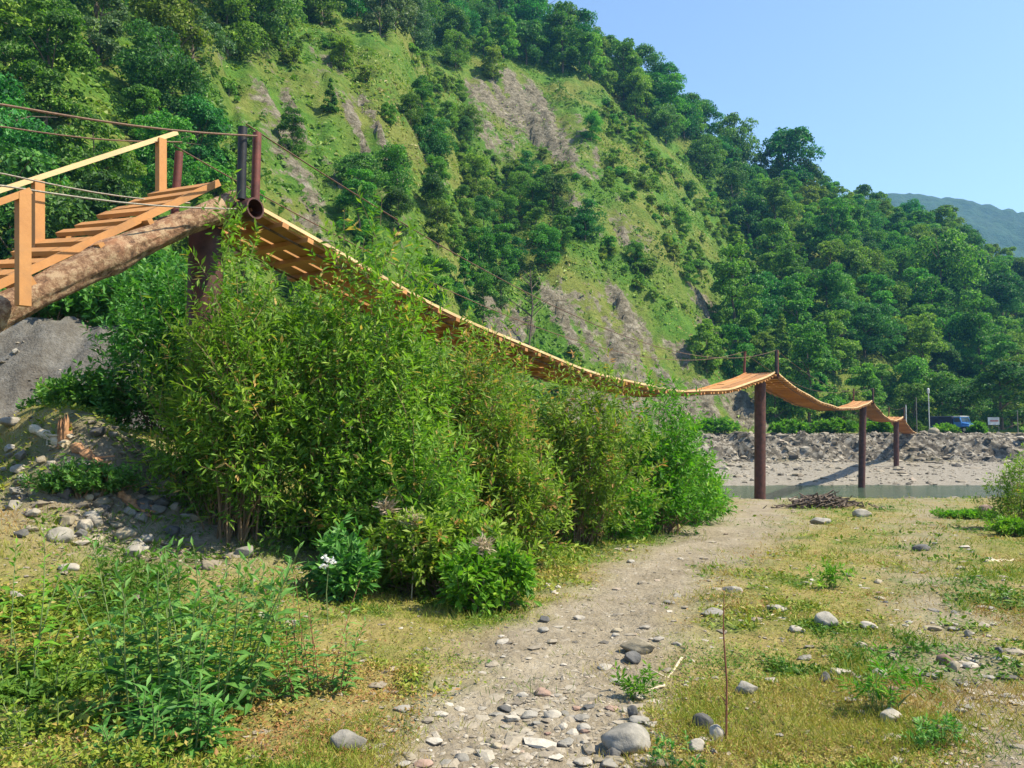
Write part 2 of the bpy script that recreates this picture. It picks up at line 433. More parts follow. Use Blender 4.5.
def ground_mat():
    m, nt, bs, out = mat('stony_ground')
    co = objco(nt)
    n1 = noise(nt, 1.4, 6, 0.6, co); n2 = noise(nt, 9, 6, 0.7, co); n3 = noise(nt, 60, 4, 0.7, co)
    vc = voro(nt, 22, co); vd = voro(nt, 22, co, out='Distance'); vc2 = voro(nt, 9, co); vd2 = voro(nt, 9, co, out='Distance')
    sep = N(nt, 'ShaderNodeSeparateColor'); nt.links.new(vc, sep.inputs[0])
    sep2 = N(nt, 'ShaderNodeSeparateColor'); nt.links.new(vc2, sep2.inputs[0])
    pebble = ramp(nt, sep.outputs[0], [(0, (0.13, 0.11, 0.085)), (0.5, (0.25, 0.215, 0.17)), (0.8, (0.33, 0.29, 0.24)), (1, (0.43, 0.39, 0.34))])
    dirt = ramp(nt, math_(nt, 'ADD', math_(nt, 'MULTIPLY', n1, .6), math_(nt, 'MULTIPLY', n2, .4)), [(0.3, (0.14, 0.112, 0.075)), (0.5, (0.255, 0.213, 0.155)), (0.72, (0.37, 0.318, 0.238))])
    path = mixc(nt, ramp(nt, n2, [(0.50, (0, 0, 0)), (0.66, (.7, .7, .7))]), dirt, pebble)
    dry = ramp(nt, math_(nt, 'ADD', math_(nt, 'MULTIPLY', n2, .6), math_(nt, 'MULTIPLY', n3, .4)), [(0.3, (0.13, 0.105, 0.04)), (0.55, (0.28, 0.225, 0.085)), (0.75, (0.37, 0.31, 0.14))])
    green = ramp(nt, math_(nt, 'ADD', math_(nt, 'MULTIPLY', n2, .6), math_(nt, 'MULTIPLY', n3, .4)), [(0.3, (0.05, 0.085, 0.014)), (0.7, (0.15, 0.19, 0.03))])
    gr = mixc(nt, ramp(nt, n1, [(0.42, (0, 0, 0)), (0.6, (1, 1, 1))]), dry, mixc(nt, 0.5, green, dry))
    gr = mixc(nt, attr(nt, 'lush'), gr, green)
    c = mixc(nt, math_(nt, 'ADD', attr(nt, 'path'), 0.0), gr, path)
    bc = ramp(nt, sep2.outputs[0], [(0, (0.10, 0.093, 0.08)), (0.5, (0.185, 0.172, 0.155)), (1, (0.30, 0.285, 0.265))])
    c = mixc(nt, attr(nt, 'beach'), c, mixc(nt, 0.5, bc, pebble))
    vb = voro(nt, 2.6, co); sb = N(nt, 'ShaderNodeSeparateColor'); nt.links.new(vb, sb.inputs[0])
    bk = ramp(nt, math_(nt, 'ADD', math_(nt, 'MULTIPLY', sb.outputs[0], .35), math_(nt, 'MULTIPLY', n1, .65)), [(0.28, (0.045, 0.038, 0.03)), (0.5, (0.12, 0.105, 0.085)), (0.7, (0.30, 0.27, 0.23))])
    c = mixc(nt, attr(nt, 'bank'), c, bk)
    ck = ramp(nt, math_(nt, 'ADD', math_(nt, 'MULTIPLY', n1, .5), math_(nt, 'MULTIPLY', n2, .5)), [(0.3, (0.06, 0.05, 0.04)), (0.5, (0.12, 0.11, 0.097)), (0.68, (0.21, 0.20, 0.185))])
    c = mixc(nt, attr(nt, 'cut'), c, ck)
    nt.links.new(c, bs.inputs['Base Color']); bs.inputs['Roughness'].default_value = 0.95; bs.inputs['Specular IOR Level'].default_value = 0.15
    h = math_(nt, 'ADD', math_(nt, 'MULTIPLY', vd, -.45), math_(nt, 'ADD', math_(nt, 'MULTIPLY', n2, .9), math_(nt, 'MULTIPLY', n3, .5)))
    bump(nt, h, 0.9, 0.035, bs)
    return m
me = mesh_np('ground', V, q.ravel(), np.full(len(q), 4), attrs=dict(path=pm, lush=lm, beach=beach, bank=bank, cut=cut), smooth=True, mats=[ground_mat()])
tag(link('ground', me), 'stony riverside ground with a worn dirt track and patchy dry grass', 'ground', kind='structure')

# river
def water_mat():
    m, nt, bs, out = mat('river_water')
    co = objco(nt)
    mp = N(nt, 'ShaderNodeMapping'); mp.inputs['Scale'].default_value = (0.5, 1.6, 1); nt.links.new(co, mp.inputs[0])
    n = noise(nt, 2.2, 5, 0.65, mp.outputs[0], .4)
    nt.links.new(ramp(nt, noise(nt, .5, 4, .6, mp.outputs[0]), [(.3, (0.035, 0.06, 0.04)), (.7, (0.075, 0.105, 0.07))]), bs.inputs['Base Color'])
    bs.inputs['Roughness'].default_value = 0.12; bs.inputs['IOR'].default_value = 1.33
    bump(nt, n, 0.5, 0.12, bs)
    return m
xs = np.linspace(-40, 160, 60); ys = np.linspace(33, 72, 30)
XX, YY = np.meshgrid(xs, ys)
V = np.stack([XX, YY, np.full_like(XX, -2.06)], -1).reshape(-1, 3)
i, j = np.meshgrid(np.arange(29), np.arange(59), indexing='ij')
q = np.stack([i * 60 + j, i * 60 + j + 1, (i + 1) * 60 + j + 1, (i + 1) * 60 + j], -1).reshape(-1, 4)
tag(link('river', mesh_np('river', V, q.ravel(), np.full(len(q), 4), mats=[water_mat()])), 'shallow green river crossing behind the footbridge posts', 'river', kind='structure')

# ------------------------------------------------------------------ hillside
HX = [-1400, -500, 0, 300, 450, 545, 600, 640, 680, 710, 760, 800, 850, 910, 960, 1000, 1024, 1150, 1300, 1700, 2000]
HY = [-330, -300, -230, -110, -40, 38, 66, 84, 112, 138, 174, 186, 212, 226, 244, 264, 277, 328, 375, 415, 430]
HR = [200, 200, 180, 180, 185, 190, 192, 194, 196, 198, 200, 203, 208, 213, 216, 218, 220, 230, 240, 260, 270]
BX = [-1400, -200, 0, 100, 200, 300, 400, 500, 600, 700, 760, 850, 1000, 1300, 1700, 2000]
BY = [28, 28, 29, 31, 35, 43, 53, 66, 79, 90, 95, 103, 112, 130, 160, 180]
def hill_pt(c, s, det=True):
    """c = column (pixel units of azimuth), s = 0 at the foot, 1 at the ridge, up to 2 down the back"""
    c = np.asarray(c, float); s = np.asarray(s, float)
    qz = (c - 512) / F
    Yr = np.interp(c, HX, HR); yr = np.interp(c, HX, HY); Yb = np.interp(c, BX, BY)
    v = (384 - yr) / F
    zr = EYE + (ST + v * CT) / (CT - v * ST) * Yr
    zb = np.interp(c, [-200, 100, 400, 700], [3.0, 3.0, 1.5, 1.8])
    s1 = np.clip(s, -1, 1)
    Y = Yb + (Yr - Yb) * s1 + np.maximum(s - 1, 0) * 160
    z = zb + (zr - zb) * s1 - np.maximum(s - 1, 0) * (zr + 20)
    env = np.clip(np.sin(np.pi * np.clip(s, 0.0, 1)), 0, 1) ** .7
    gc = np.interp(s1, [0, .5, 1], [520, 470, 400])
    z = z - 9 * np.exp(-((c - gc) / 55) ** 2) * env
    z = z + 5 * np.exp(-((c - np.interp(s1, [0, 1], [430, 300])) / 60) ** 2) * env + 5 * np.exp(-((c - np.interp(s1, [0, 1], [690, 520])) / 60) ** 2) * env
    gl = vn(c / 26 + s1 * 1.5, s1 * 2.2, 61) - .5
    z = z + (gl * 5 + (vn(c / 60, s1 * 4, 62) - .5) * 6) * env
    near = np.clip(Y / 95, .25, 1)
    X = qz * Y
    if det:
        z = z + ((fbm(X * .16, Y * .16, 63, 4) - .5) * 4.0 + (fbm(X * .6, Y * .6, 64, 3) - .5) * 2.0) * np.clip(env * 2, 0, 1) * near
    return X, Y, z

ROCKS = [([(340, 75), (362, 85), (385, 130), (412, 185), (418, 205), (392, 190), (365, 155), (345, 120)], 1.0),
         ([(255, 80), (300, 90), (330, 120), (300, 170), (318, 215), (345, 245), (300, 240), (262, 180), (250, 130)], .62),
         ([(470, 78), (500, 70), (560, 100), (602, 150), (600, 172), (560, 165), (520, 145), (480, 110), (462, 95)], .9),
         ([(440, 110), (500, 110), (560, 160), (520, 180), (450, 140)], .5),
         ([(545, 180), (600, 190), (650, 225), (660, 262), (610, 250), (570, 215)], .65),
         ([(535, 285), (575, 265), (640, 300), (690, 350), (690, 385), (630, 378), (560, 345)], .85),
         ([(483, 305), (515, 300), (545, 330), (535, 360), (490, 345)], 1.0),
         ([(680, 290), (710, 295), (745, 325), (725, 345), (690, 330)], .7),
         ([(560, 370), (640, 372), (770, 395), (770, 435), (560, 435)], .9),
         ([(215, 60), (330, 45), (480, 180), (430, 260), (250, 250)], .33), ([(610, 200), (690, 260), (760, 350), (640, 300)], .3)]
def rock_mask(px, py):
    r = np.zeros(px.shape)
    n = fbm(px / 26, py / 30, 81, 4) - .5
    for poly, s in ROCKS:
        ins = np.zeros(px.shape)
        for dx, dy in ((0, 0), (7, 0), (-7, 0), (0, 7), (0, -7), (15, 4), (-15, -4), (6, 16), (-6, -16), (24, 8), (-24, -8)):
            ins += inpoly(px + dx + n * 50, py + dy + n * 44, poly)
        r = np.maximum(r, ins / 11 * s)
    return r

cs = np.concatenate([np.linspace(-1400, -120, 70, endpoint=False), np.linspace(-120, 1160, 460, endpoint=False), np.linspace(1160, 2000, 50)])
ss = np.concatenate([np.linspace(-.12, 1.04, 270), np.linspace(1.08, 2, 16)])
Cc, Sg = np.meshgrid(cs, ss)
hx, hy, hz = hill_pt(Cc, Sg)
hpx, hpy = proj(hx, hy, hz)
stk = fbm((hpx - .45 * hpy) / 11, hpy / 60, 68, 4)
rm = rock_mask(hpx, hpy) * (Sg < .98) * np.clip(.66 + 2.3 * (stk - .46), .15, 1.3)
hz = hz + rm * ((fbm(hx * .9, hy * .9, 66, 3) - .5) * 2.2 - np.abs(fbm(hpx / 17 + hpy / 60, hpy / 40 - hpx / 90, 67, 4) - .5) * 3 + (stk - .5) * 4)
V = np.stack([hx, hy, hz], -1).reshape(-1, 3)
nc = len(cs)
i, j = np.meshgrid(np.arange(len(ss) - 1), np.arange(nc - 1), indexing='ij')
q = np.stack([i * nc + j, i * nc + j + 1, (i + 1) * nc + j + 1, (i + 1) * nc + j], -1).reshape(-1, 4)
def hill_mat():
    m, nt, bs, out = mat('hillside_grass_and_scree')
    co = objco(nt)
    n1 = noise(nt, .09, 5, 0.6, co); n2 = noise(nt, .7, 6, 0.7, co, .3); n3 = noise(nt, 3.5, 4, .7, co)
    k = math_(nt, 'ADD', math_(nt, 'MULTIPLY', n2, .6), math_(nt, 'MULTIPLY', n3, .4))
    gA = ramp(nt, k, [(0.3, (0.030, 0.085, 0.014)), (0.5, (0.075, 0.165, 0.022)), (0.72, (0.155, 0.25, 0.04))])
    gB = ramp(nt, k, [(0.3, (0.075, 0.09, 0.025)), (0.5, (0.16, 0.18, 0.04)), (0.72, (0.26, 0.24, 0.085))])
    g = mixc(nt, ramp(nt, n1, [(0.43, (0, 0, 0)), (0.60, (.9, .9, .9))]), gA, gB)
    mp = N(nt, 'ShaderNodeMapping'); mp.inputs['Scale'].default_value = (1.0, 0.35, 1.4); mp.inputs['Rotation'].default_value = (0.5, 0.35, 0.0); nt.links.new(co, mp.inputs[0])
    r2 = noise(nt, 1.1, 7, .75, mp.outputs[0], .5)
    rk = ramp(nt, r2, [(0.32, (0.042, 0.036, 0.024)), (0.43, (0.12, 0.105, 0.074)), (0.54, (0.205, 0.18, 0.135)), (0.68, (0.34, 0.31, 0.25))])
    th = math_(nt, 'ADD', attr(nt, 'rock'), math_(nt, 'ADD', math_(nt, 'MULTIPLY', math_(nt, 'SUBTRACT', n2, .5), 1.9), math_(nt, 'MULTIPLY', math_(nt, 'SUBTRACT', noise(nt, .22, 4, .6, co), .5), 1.2)))
    c = mixc(nt, ramp(nt, th, [(0.42, (0, 0, 0)), (0.62, (1, 1, 1))]), g, rk)
    nt.links.new(c, bs.inputs['Base Color']); bs.inputs['Roughness'].default_value = .95; bs.inputs['Specular IOR Level'].default_value = .1
    bump(nt, math_(nt, 'ADD', k, math_(nt, 'MULTIPLY', r2, .8)), 0.9, 0.7, bs)
    return m
tag(link('hillside', mesh_np('hillside', V, q.ravel(), np.full(len(q), 4), attrs=dict(rock=rm.ravel()), smooth=True, mats=[hill_mat()])),
    'steep green hillside with bare grey scree gullies', 'hillside', kind='structure')

# far mountain
MX = [500, 700, 850, 905, 940, 980, 1024, 1100, 1250, 1500, 1900, 2400]
MY = [330, 250, 200, 192, 194, 203, 212, 222, 215, 260, 300, 380]
cs2 = np.linspace(500, 2400, 420); ss2 = np.concatenate([np.linspace(0, 1, 70), np.linspace(1.05, 1.6, 8)])
Cc, Sg = np.meshgrid(cs2, ss2)
yr = np.interp(Cc, MX, MY) + (fbm(Cc / 40, Sg * 0, 91, 4) - .5) * 5
Yr = 1000.0; v = (384 - yr) / F
zr = EYE + (ST + v * CT) / (CT - v * ST) * Yr
sc = np.clip(Sg, 0, 1)
my = 520 + (Yr - 520) * sc + np.maximum(Sg - 1, 0) * 600
mz = 2 + (zr - 2) * sc - np.maximum(Sg - 1, 0) * zr
mx_ = (Cc - 512) / F * my
mz = mz + ((fbm(mx_ * .012, my * .012, 92, 4) - .5) * 60 * np.sin(np.pi * sc) + (fbm(mx_ * .1, my * .1, 93, 3) - .5) * 12) * (Sg < 1.02) * (Sg > .01)
V = np.stack([mx_, my, mz], -1).reshape(-1, 3); nc = len(cs2)
i, j = np.meshgrid(np.arange(len(ss2) - 1), np.arange(nc - 1), indexing='ij')
q = np.stack([i * nc + j, i * nc + j + 1, (i + 1) * nc + j + 1, (i + 1) * nc + j], -1).reshape(-1, 4)
m, nt, bs, out = mat('far_wooded_mountain')
co = objco(nt)
f = math_(nt, 'ADD', math_(nt, 'MULTIPLY', noise(nt, .012, 5, .6, co), .5), math_(nt, 'MULTIPLY', noise(nt, .14, 4, .7, co), .5))
nt.links.new(ramp(nt, f, [(.35, (0.008, 0.028, 0.014)), (.6, (0.028, 0.07, 0.03))]), bs.inputs['Base Color'])
bs.inputs['Roughness'].default_value = 1; bump(nt, f, 1, 8, bs)
tag(link('mountain', mesh_np('mountain', V, q.ravel(), np.full(len(q), 4), smooth=True, mats=[m])), 'distant wooded mountain fading to blue in the haze', 'mountain', kind='structure')

# ------------------------------------------------------------------ haze
hb = MB(); hb.box((200, 500, 195), (1, 0, 0), (0, 1, 0), (0, 0, 1), 3400, 3400, 215)
m, nt, bs, out = mat('haze_air'); nt.nodes.remove(bs)
pv = N(nt, 'ShaderNodeVolumePrincipled'); pv.inputs['Density'].default_value = HAZE_DENSITY; pv.inputs['Color'].default_value = (0.16, 0.50, 1.0, 1)
nt.links.new(pv.outputs[0], out.inputs['Volume'])
tag(hb.build('haze', m), 'thin bluish summer haze in the valley air', 'haze', kind='stuff')

# ------------------------------------------------------------------ foliage builders
def unit(a): return a / (np.linalg.norm(a, axis=-1, keepdims=True) + 1e-9)

def leaves(pos, d, n, L, W, tint, fold=.18, bend=.12):
    """folded leaf blades: five vertices, two quads each"""
    pos = np.asarray(pos); k = len(pos)
    d = unit(d); side = unit(np.cross(d, n)); n = np.cross(side, d)
    L = np.broadcast_to(L, (k,))[:, None]; W = np.broadcast_to(W, (k,))[:, None]
    mid = pos + d * L * .5
    tip = pos + d * L - n * L * bend
    V = np.stack([pos, mid + side * W * .5, tip, mid - n * W * fold, mid - side * W * .5], 1).reshape(-1, 3)
    o = (np.arange(k) * 5)[:, None]
    q = np.concatenate([o + np.array([0, 1, 2, 3]), o + np.array([0, 3, 2, 4])], 1).reshape(-1)
    return V, q, np.full(2 * k, 4), np.repeat(tint, 5)

def cards(pos, n, size, tint, asp=.62):
    k = len(pos)
    n = unit(n); t = unit(np.cross(n, unit(rng.normal(size=(k, 3))))); b = np.cross(n, t)
    size = np.broadcast_to(size, (k,))[:, None]
    j = lambda: rng.uniform(.7, 1.25, (k, 1))
    dn = n * size * .18
    V = np.stack([pos - t * size * j() * .5, pos - b * size * asp * j() * .5 + dn, pos + t * size * j() * .5, pos + b * size * asp * j() * .5 + dn], 1).reshape(-1, 3)
    q = np.arange(4 * k)
    return V, q, np.full(k, 4), np.repeat(tint, 4)

def sph(k):
    return unit(rng.normal(size=(k, 3)))

def limb_tree(h, cw, base, nl, r0):
    mb = MB()
    pts = [np.array([rng.normal(0, .04 * cw) * t, rng.normal(0, .04 * cw) * t, h * .92 * t]) for t in np.linspace(0, 1, 7)]
    mb.tube(pts, np.linspace(r0, r0 * .18, 7), 6)
    for k in range(nl):
        t = rng.uniform(base * .8, .85); p0 = pts[int(t * 6)]
        a = rng.uniform(0, 6.28); ln = cw * rng.uniform(.28, .48)
        e = p0 + np.array([math.cos(a) * ln, math.sin(a) * ln, ln * rng.uniform(.3, .9)])
        mb.tube([p0, (p0 + e) / 2 + np.array([0, 0, .1 * ln]), e], [r0 * .45, r0 * .25, r0 * .08], 5)
    return mb

def crown_mesh(name, h, cw, base, nb, ncards, size, shape, mt, seed):
    global rng
    keep = rng; rng = np.random.default_rng(seed)
    z0 = h * base
    P_, N_, T_ = [], [], []
    cents = []
    for k in range(nb):
        t = rng.uniform(0, 1) ** .9
        if shape == 'round': prof = math.sqrt(max(.05, 1 - (2 * t - .85) ** 2 / 1.4))
        elif shape == 'cone': prof = max(.12, 1.0 - t) * 1.0
        elif shape == 'tall': prof = .35 + .65 * math.sin(math.pi * min(1, t * .8 + .15))
        else: prof = 1.0 - .6 * t
        a = rng.uniform(0, 6.283); rad = cw * .5 * prof * math.sqrt(rng.uniform(.05, 1)) * .88
        br = cw * rng.uniform(.09, .09 + .15 * rng.uniform(.3, 1)) * (1.0 if shape != 'cone' else .45 + .55 * (1 - t))
        cents.append((math.cos(a) * rad, math.sin(a) * rad, z0 + br * .5 + (h - z0 - br * 1.0) * t, br, rng.uniform(-.2, .2)))
    wts = np.array([c[3] ** 2 for c in cents]); wts /= wts.sum()
    for (x, y, z, br, tb), wt in zip(cents, wts):
        k = max(12, int(ncards * wt))
        d = sph(k); d[:, 2] = np.where(d[:, 2] < -.35, -d[:, 2], d[:, 2]); r = br * (rng.uniform(.35, 1, k) ** .5)
        lump = 1 + .35 * (vn(d[:, 0] * 3 + x, d[:, 1] * 3 + d[:, 2] * 2 + z, seed) - .5)
        P_.append(np.array([x, y, z]) + d * (r * lump)[:, None] * np.array([1.1, 1.1, .85]))
        N_.append(unit(d + np.array([0, 0, .25]) + rng.normal(0, .75, (k, 3))))
        T_.append(np.clip(.45 + tb + rng.normal(0, .25, k), 0, 1))
    Pn = np.concatenate(P_); Nn = np.concatenate(N_); Tn = np.concatenate(T_)
    V, q, s, t = cards(Pn, Nn, size * rng.uniform(.6, 1.35, len(Pn)), Tn)
    me = mesh_np(name, V, q, s, tint=t, mats=[mt])
    rng = keep
    return me

KINDS = {}   # name -> list of (crown mesh, trunk mesh, height)
def kind(name, variants, h, cw, base, nb, nc_, size, shape, mt, r0):
    L = []
    for k in range(variants):
        hh = h * (1 + .12 * (k - .5)); ww = cw * (1 + .15 * (k % 2 - .5))
        L.append((crown_mesh(name + '_crown', hh, ww, base, nb, nc_, size, shape, M[mt], 100 + len(KINDS) * 10 + k),
                  limb_tree(hh, ww, base, 7, r0).mesh(name + '_trunk', M['bark']), hh))
    KINDS[name] = L
kind('dark_broadleaf', 3, 9.5, 8.4, .02, 48, 8200, .36, 'round', 'leaf_dark', .2)
kind('green_broadleaf', 3, 9.8, 7.2, .02, 48, 7800, .36, 'tall', 'leaf_mid', .2)
kind('light_broadleaf', 2, 7.2, 5.8, .02, 40, 5600, .33, 'round', 'leaf_light', .15)
kind('greyish_tree', 2, 8.8, 5.6, .04, 34, 4200, .33, 'tall', 'leaf_grey', .15)
kind('young_conical_tree', 2, 6.8, 3.7, .02, 44, 3600, .30, 'cone', 'leaf_mid', .09)
kind('hill_shrub', 3, 2.2, 2.8, 0.0, 12, 900, .26, 'dome', 'leaf_light', .05)
kind('low_bush_shrub', 3, 1.7, 3.0, 0.0, 12, 900, .26, 'dome', 'leaf_mid', .05)

def place_tree(kn, v, loc, sc, rz, label, group=None, name=None, widen=1.0):
    cm, tm, h = KINDS[kn][v % len(KINDS[kn])]
    cat = 'shrub' if 'shrub' in kn else 'tree'
    nm = name or {'dark_broadleaf': 'broadleaf_tree', 'green_broadleaf': 'broadleaf_tree', 'light_broadleaf': 'broadleaf_tree',
                  'greyish_tree': 'greyish_tree', 'young_conical_tree': 'young_tree', 'hill_shrub': 'hill_shrub'}[kn]
    r = empty(nm, loc, label, cat, group)
    r.rotation_euler = (0, 0, rz); r.scale = (sc * widen, sc * widen, sc)
    link('crown', cm, r); link('trunk', tm, r)
    return r

# ---- wooded zones, decided where each tree's foot falls on the hill as the photograph sees it
YF_X = [-1500, 0, 60, 140, 215, 250, 290, 340, 390, 440, 480, 540, 600, 650, 700, 740, 765, 785]
YF_Y = [150, 145, 135, 118, 100, 55, 24, 28, 48, 72, 86, 62, 92, 132, 172, 225, 330, 460]
def zone(px, py, s):
    if s > .985: return None
    if py < np.interp(px, YF_X, YF_Y):
        if px > 700 and py > 215: return 'foot'
        if px > 520: return 'ridge'
        return 'upper'
    if px < 205 and py > 118: return 'left'
    if px < 70 and py > 140: return 'left'
    if inpoly(np.array([px]), np.array([py]), [(352, 205), (380, 190), (425, 200), (470, 195), (520, 178), (556, 205), (585, 235), (600, 262), (545, 285), (500, 325), (420, 330), (366, 285), (356, 240)])[0]: return 'gully'
    if inpoly(np.array([px]), np.array([py]), [(300, 240), (360, 280), (470, 330), (480, 350), (300, 330), (200, 300), (200, 240)])[0]: return 'foot_left'
    if inpoly(np.array([px]), np.array([py]), [(405, 125), (450, 120), (470, 145), (420, 155)])[0]: return 'gully'
    if inpoly(np.array([px]), np.array([py]), [(690, 340), (785, 330), (790, 420), (700, 400)])[0]: return 'foot'
    if inpoly(np.array([px]), np.array([py]), [(560, 150), (600, 130), (700, 205), (760, 300), (770, 350), (690, 345), (640, 280), (610, 215)])[0] and vn(np.array([px * .9]), np.array([py * .9]), 3)[0] > .55: return 'flank'
    if inpoly(np.array([px]), np.array([py]), [(215, 60), (300, 30), (480, 90), (470, 150), (430, 190), (330, 230), (220, 130)])[0] and vn(np.array([px * .9]), np.array([py * .9]), 3)[0] > .72: return 'flank'
    return 'open'
DENS = {'flank': 7.5, 'upper': 4.6, 'ridge': 4.8, 'foot': 4.3, 'left': 3.3, 'gully': 2.8, 'foot_left': 3.0}
cand = []
grid = {}
g2 = np.random.default_rng(11)
NC = 26000
cc = g2.uniform(-420, 1320, NC); sg = g2.uniform(-.01, .985, NC) ** .8
tx, ty, tz = hill_pt(cc, sg)
tpx, tpy = proj(tx, ty, tz)
trm = rock_mask(tpx, tpy)
shrub_spots = []
for k in range(NC):
    zn = zone(tpx[k], tpy[k], sg[k])
    if zn is None: continue
    if zn == 'open':
        if trm[k] < .3: shrub_spots.append(k)
        continue
    d = DENS[zn] * (.85 + .4 * vn(tx[k] * .05, ty[k] * .05, 5))
    ok = True
    gi, gj = int(tx[k] // 6), int(ty[k] // 6)
    for a in (-1, 0, 1):
        for b in (-1, 0, 1):
            for (x2, y2) in grid.get((gi + a, gj + b), ()):
                if (x2 - tx[k]) ** 2 + (y2 - ty[k]) ** 2 < d * d: ok = False; break
            if not ok: break
        if not ok: break
    if not ok: continue
    grid.setdefault((gi, gj), []).append((tx[k], ty[k]))
    cand.append((k, zn))
MIX = {'flank': [('young_conical_tree', .45), ('light_broadleaf', .3), ('green_broadleaf', .25)],
       'upper': [('dark_broadleaf', .36), ('green_broadleaf', .36), ('greyish_tree', .16), ('light_broadleaf', .12)],
       'ridge': [('dark_broadleaf', .5), ('green_broadleaf', .45), ('light_broadleaf', .05)],
       'foot': [('green_broadleaf', .40), ('dark_broadleaf', .10), ('light_broadleaf', .40), ('young_conical_tree', .10)],
       'left': [('dark_broadleaf', .3), ('green_broadleaf', .4), ('light_broadleaf', .3)],
       'gully': [('dark_broadleaf', .15), ('green_broadleaf', .4), ('light_broadleaf', .2), ('young_conical_tree', .25)],
       'foot_left': [('green_broadleaf', .4), ('light_broadleaf', .25), ('young_conical_tree', .35)]}
SCALE = {'flank': .5, 'upper': 1.0, 'ridge': 1.12, 'foot': 1.05, 'left': .62, 'gully': .56, 'foot_left': .52}
WHERE = {'flank': 'scattered over the open grassy slope', 'upper': 'in the wood above the bare slope', 'ridge': 'in the wood along the right-hand skyline ridge', 'foot': 'in the wood at the hill foot across the river',
         'left': 'on the shaded hill foot behind the wooden ramp', 'gully': 'in the wooded gully between the scree patches', 'foot_left': 'on the lower slope just above the first deck span'}
KW = {'dark_broadleaf': 'dark green rounded tree', 'green_broadleaf': 'mid green taller tree', 'light_broadleaf': 'pale yellow-green tree', 'greyish_tree': 'thin greyish green tree', 'young_conical_tree': 'slim conical young tree'}
picked = []
for k, zn in cand:
    r_ = g2.uniform(); acc = 0
    for kn, pr in MIX[zn]:
        acc += pr
        if r_ <= acc: break
    sc = SCALE[zn] * g2.uniform(.72, 1.18)
    top = tpy[k] - F * KINDS[kn][0][2] * sc / ty[k]
    inframe = (-30 < tpx[k] < 1054) and (top < 480) and tpy[k] > -8
    picked.append((inframe, ty[k], k, zn, kn, sc))
ind = sorted([p for p in picked if p[0]], key=lambda p: p[1])
rest = [p for p in picked if not p[0]] + ind[285:]
ind = ind[:285]
print('trees in frame', len(ind), 'in stuff', len(rest))
for (_, _, k, zn, kn, sc) in ind:
    place_tree(kn, int(g2.integers(0, 3)), (tx[k], ty[k], tz[k] - .25), sc, g2.uniform(0, 6.28), KW[kn] + ' ' + WHERE[zn], KW[kn] + 's ' + WHERE[zn])

# the trees that stand out
def lone(kn, v, px, pyfoot, ptop, label, name=None, widen=1.0, Y=None, z=None):
    # foot on the hill at that column where it projects to pyfoot
    if Y is None:
        sgrid = np.linspace(-.02, .99, 800); x, y, zz = hill_pt(np.full(800, float(px)), sgrid)
        a, b = proj(x, y, zz); i = int(np.argmin(np.abs(b - pyfoot))); p = np.array([x[i], y[i], zz[i]])
    else: p = P(px, pyfoot, Y)
    h = (pyfoot - ptop) / F * p[1]
    return place_tree(kn, v, (p[0], p[1], p[2] - .2), h / KINDS[kn][v % len(KINDS[kn])][2], .7 * v, label, None, name, widen)
lone('dark_broadleaf', 0, 795, 195, 126, 'broad dark round-topped tree standing highest on the right part of the skyline', widen=.95)
lone('dark_broadleaf', 1, 742, 180, 112, 'dark rounded tree on the skyline just left of the broadest round-topped one', widen=.8)
lone('young_conical_tree', 0, 738, 292, 222, 'dark feathery conical tree standing alone on the grassy right flank', widen=1.3)
lone('green_broadleaf', 1, 944, 335, 225, 'tall tree with bare slender trunk showing above the truck', widen=.85)
lone('dark_broadleaf', 2, 1002, 428, 362, 'low wide dark tree overhanging the small signboard', widen=1.5, Y=95.5)
lone('dark_broadleaf', 0, 962, 426, 385, 'dark tree standing close behind the blue truck', widen=1.3, Y=102)
lone('dark_broadleaf', 1, 430, 170, 112, 'dark bushy tree standing in the dip between the two bare spurs', widen=.9)
lone('young_conical_tree', 1, 464, 312, 246, 'pale feathery young tree beside the bare grey sapling', widen=1.0)

# woods outside the picture and behind: one mass of instances of the trees above
src = []
for kn in ('dark_broadleaf', 'green_broadleaf', 'light_broadleaf'):
    for o in bpy.data.objects:
        if o.type == 'MESH' and o.data == KINDS[kn][0][0]: src.append(o); break
pts = np.array([[tx[p[2]], ty[p[2]], tz[p[2]] - .25] for p in rest])
kk = np.array([{'dark_broadleaf': 0, 'greyish_tree': 0, 'green_broadleaf': 1}.get(p[4], 2) for p in rest])
me = bpy.data.meshes.new('woods'); me.vertices.add(len(pts)); me.vertices.foreach_set('co', pts.astype(np.float32).ravel())
for nm_, ty_, val in (('which', 'INT', kk.astype(np.int32)), ('turn', 'FLOAT', g2.uniform(0, 6.28, len(pts)).astype(np.float32)), ('size', 'FLOAT', np.array([p[5] for p in rest], np.float32))):
    a = me.attributes.new(nm_, ty_, 'POINT'); a.data.foreach_set('value', val)
wo = tag(link('woods', me), 'unbroken woodland covering the rest of the hill', 'woodland', kind='stuff')
ng = bpy.data.node_groups.new('woods', 'GeometryNodeTree')
ng.interface.new_socket('Geometry', in_out='INPUT', socket_type='NodeSocketGeometry'); ng.interface.new_socket('Geometry', in_out='OUTPUT', socket_type='NodeSocketGeometry')
gi_ = N(ng, 'NodeGroupInput'); go_ = N(ng, 'NodeGroupOutput'); jn = N(ng, 'GeometryNodeJoinGeometry')
def named(nm_, dt):
    n = N(ng, 'GeometryNodeInputNamedAttribute', data_type=dt); n.inputs['Name'].default_value = nm_; return n.outputs['Attribute']
cx = N(ng, 'ShaderNodeCombineXYZ'); ng.links.new(named('turn', 'FLOAT'), cx.inputs[2])
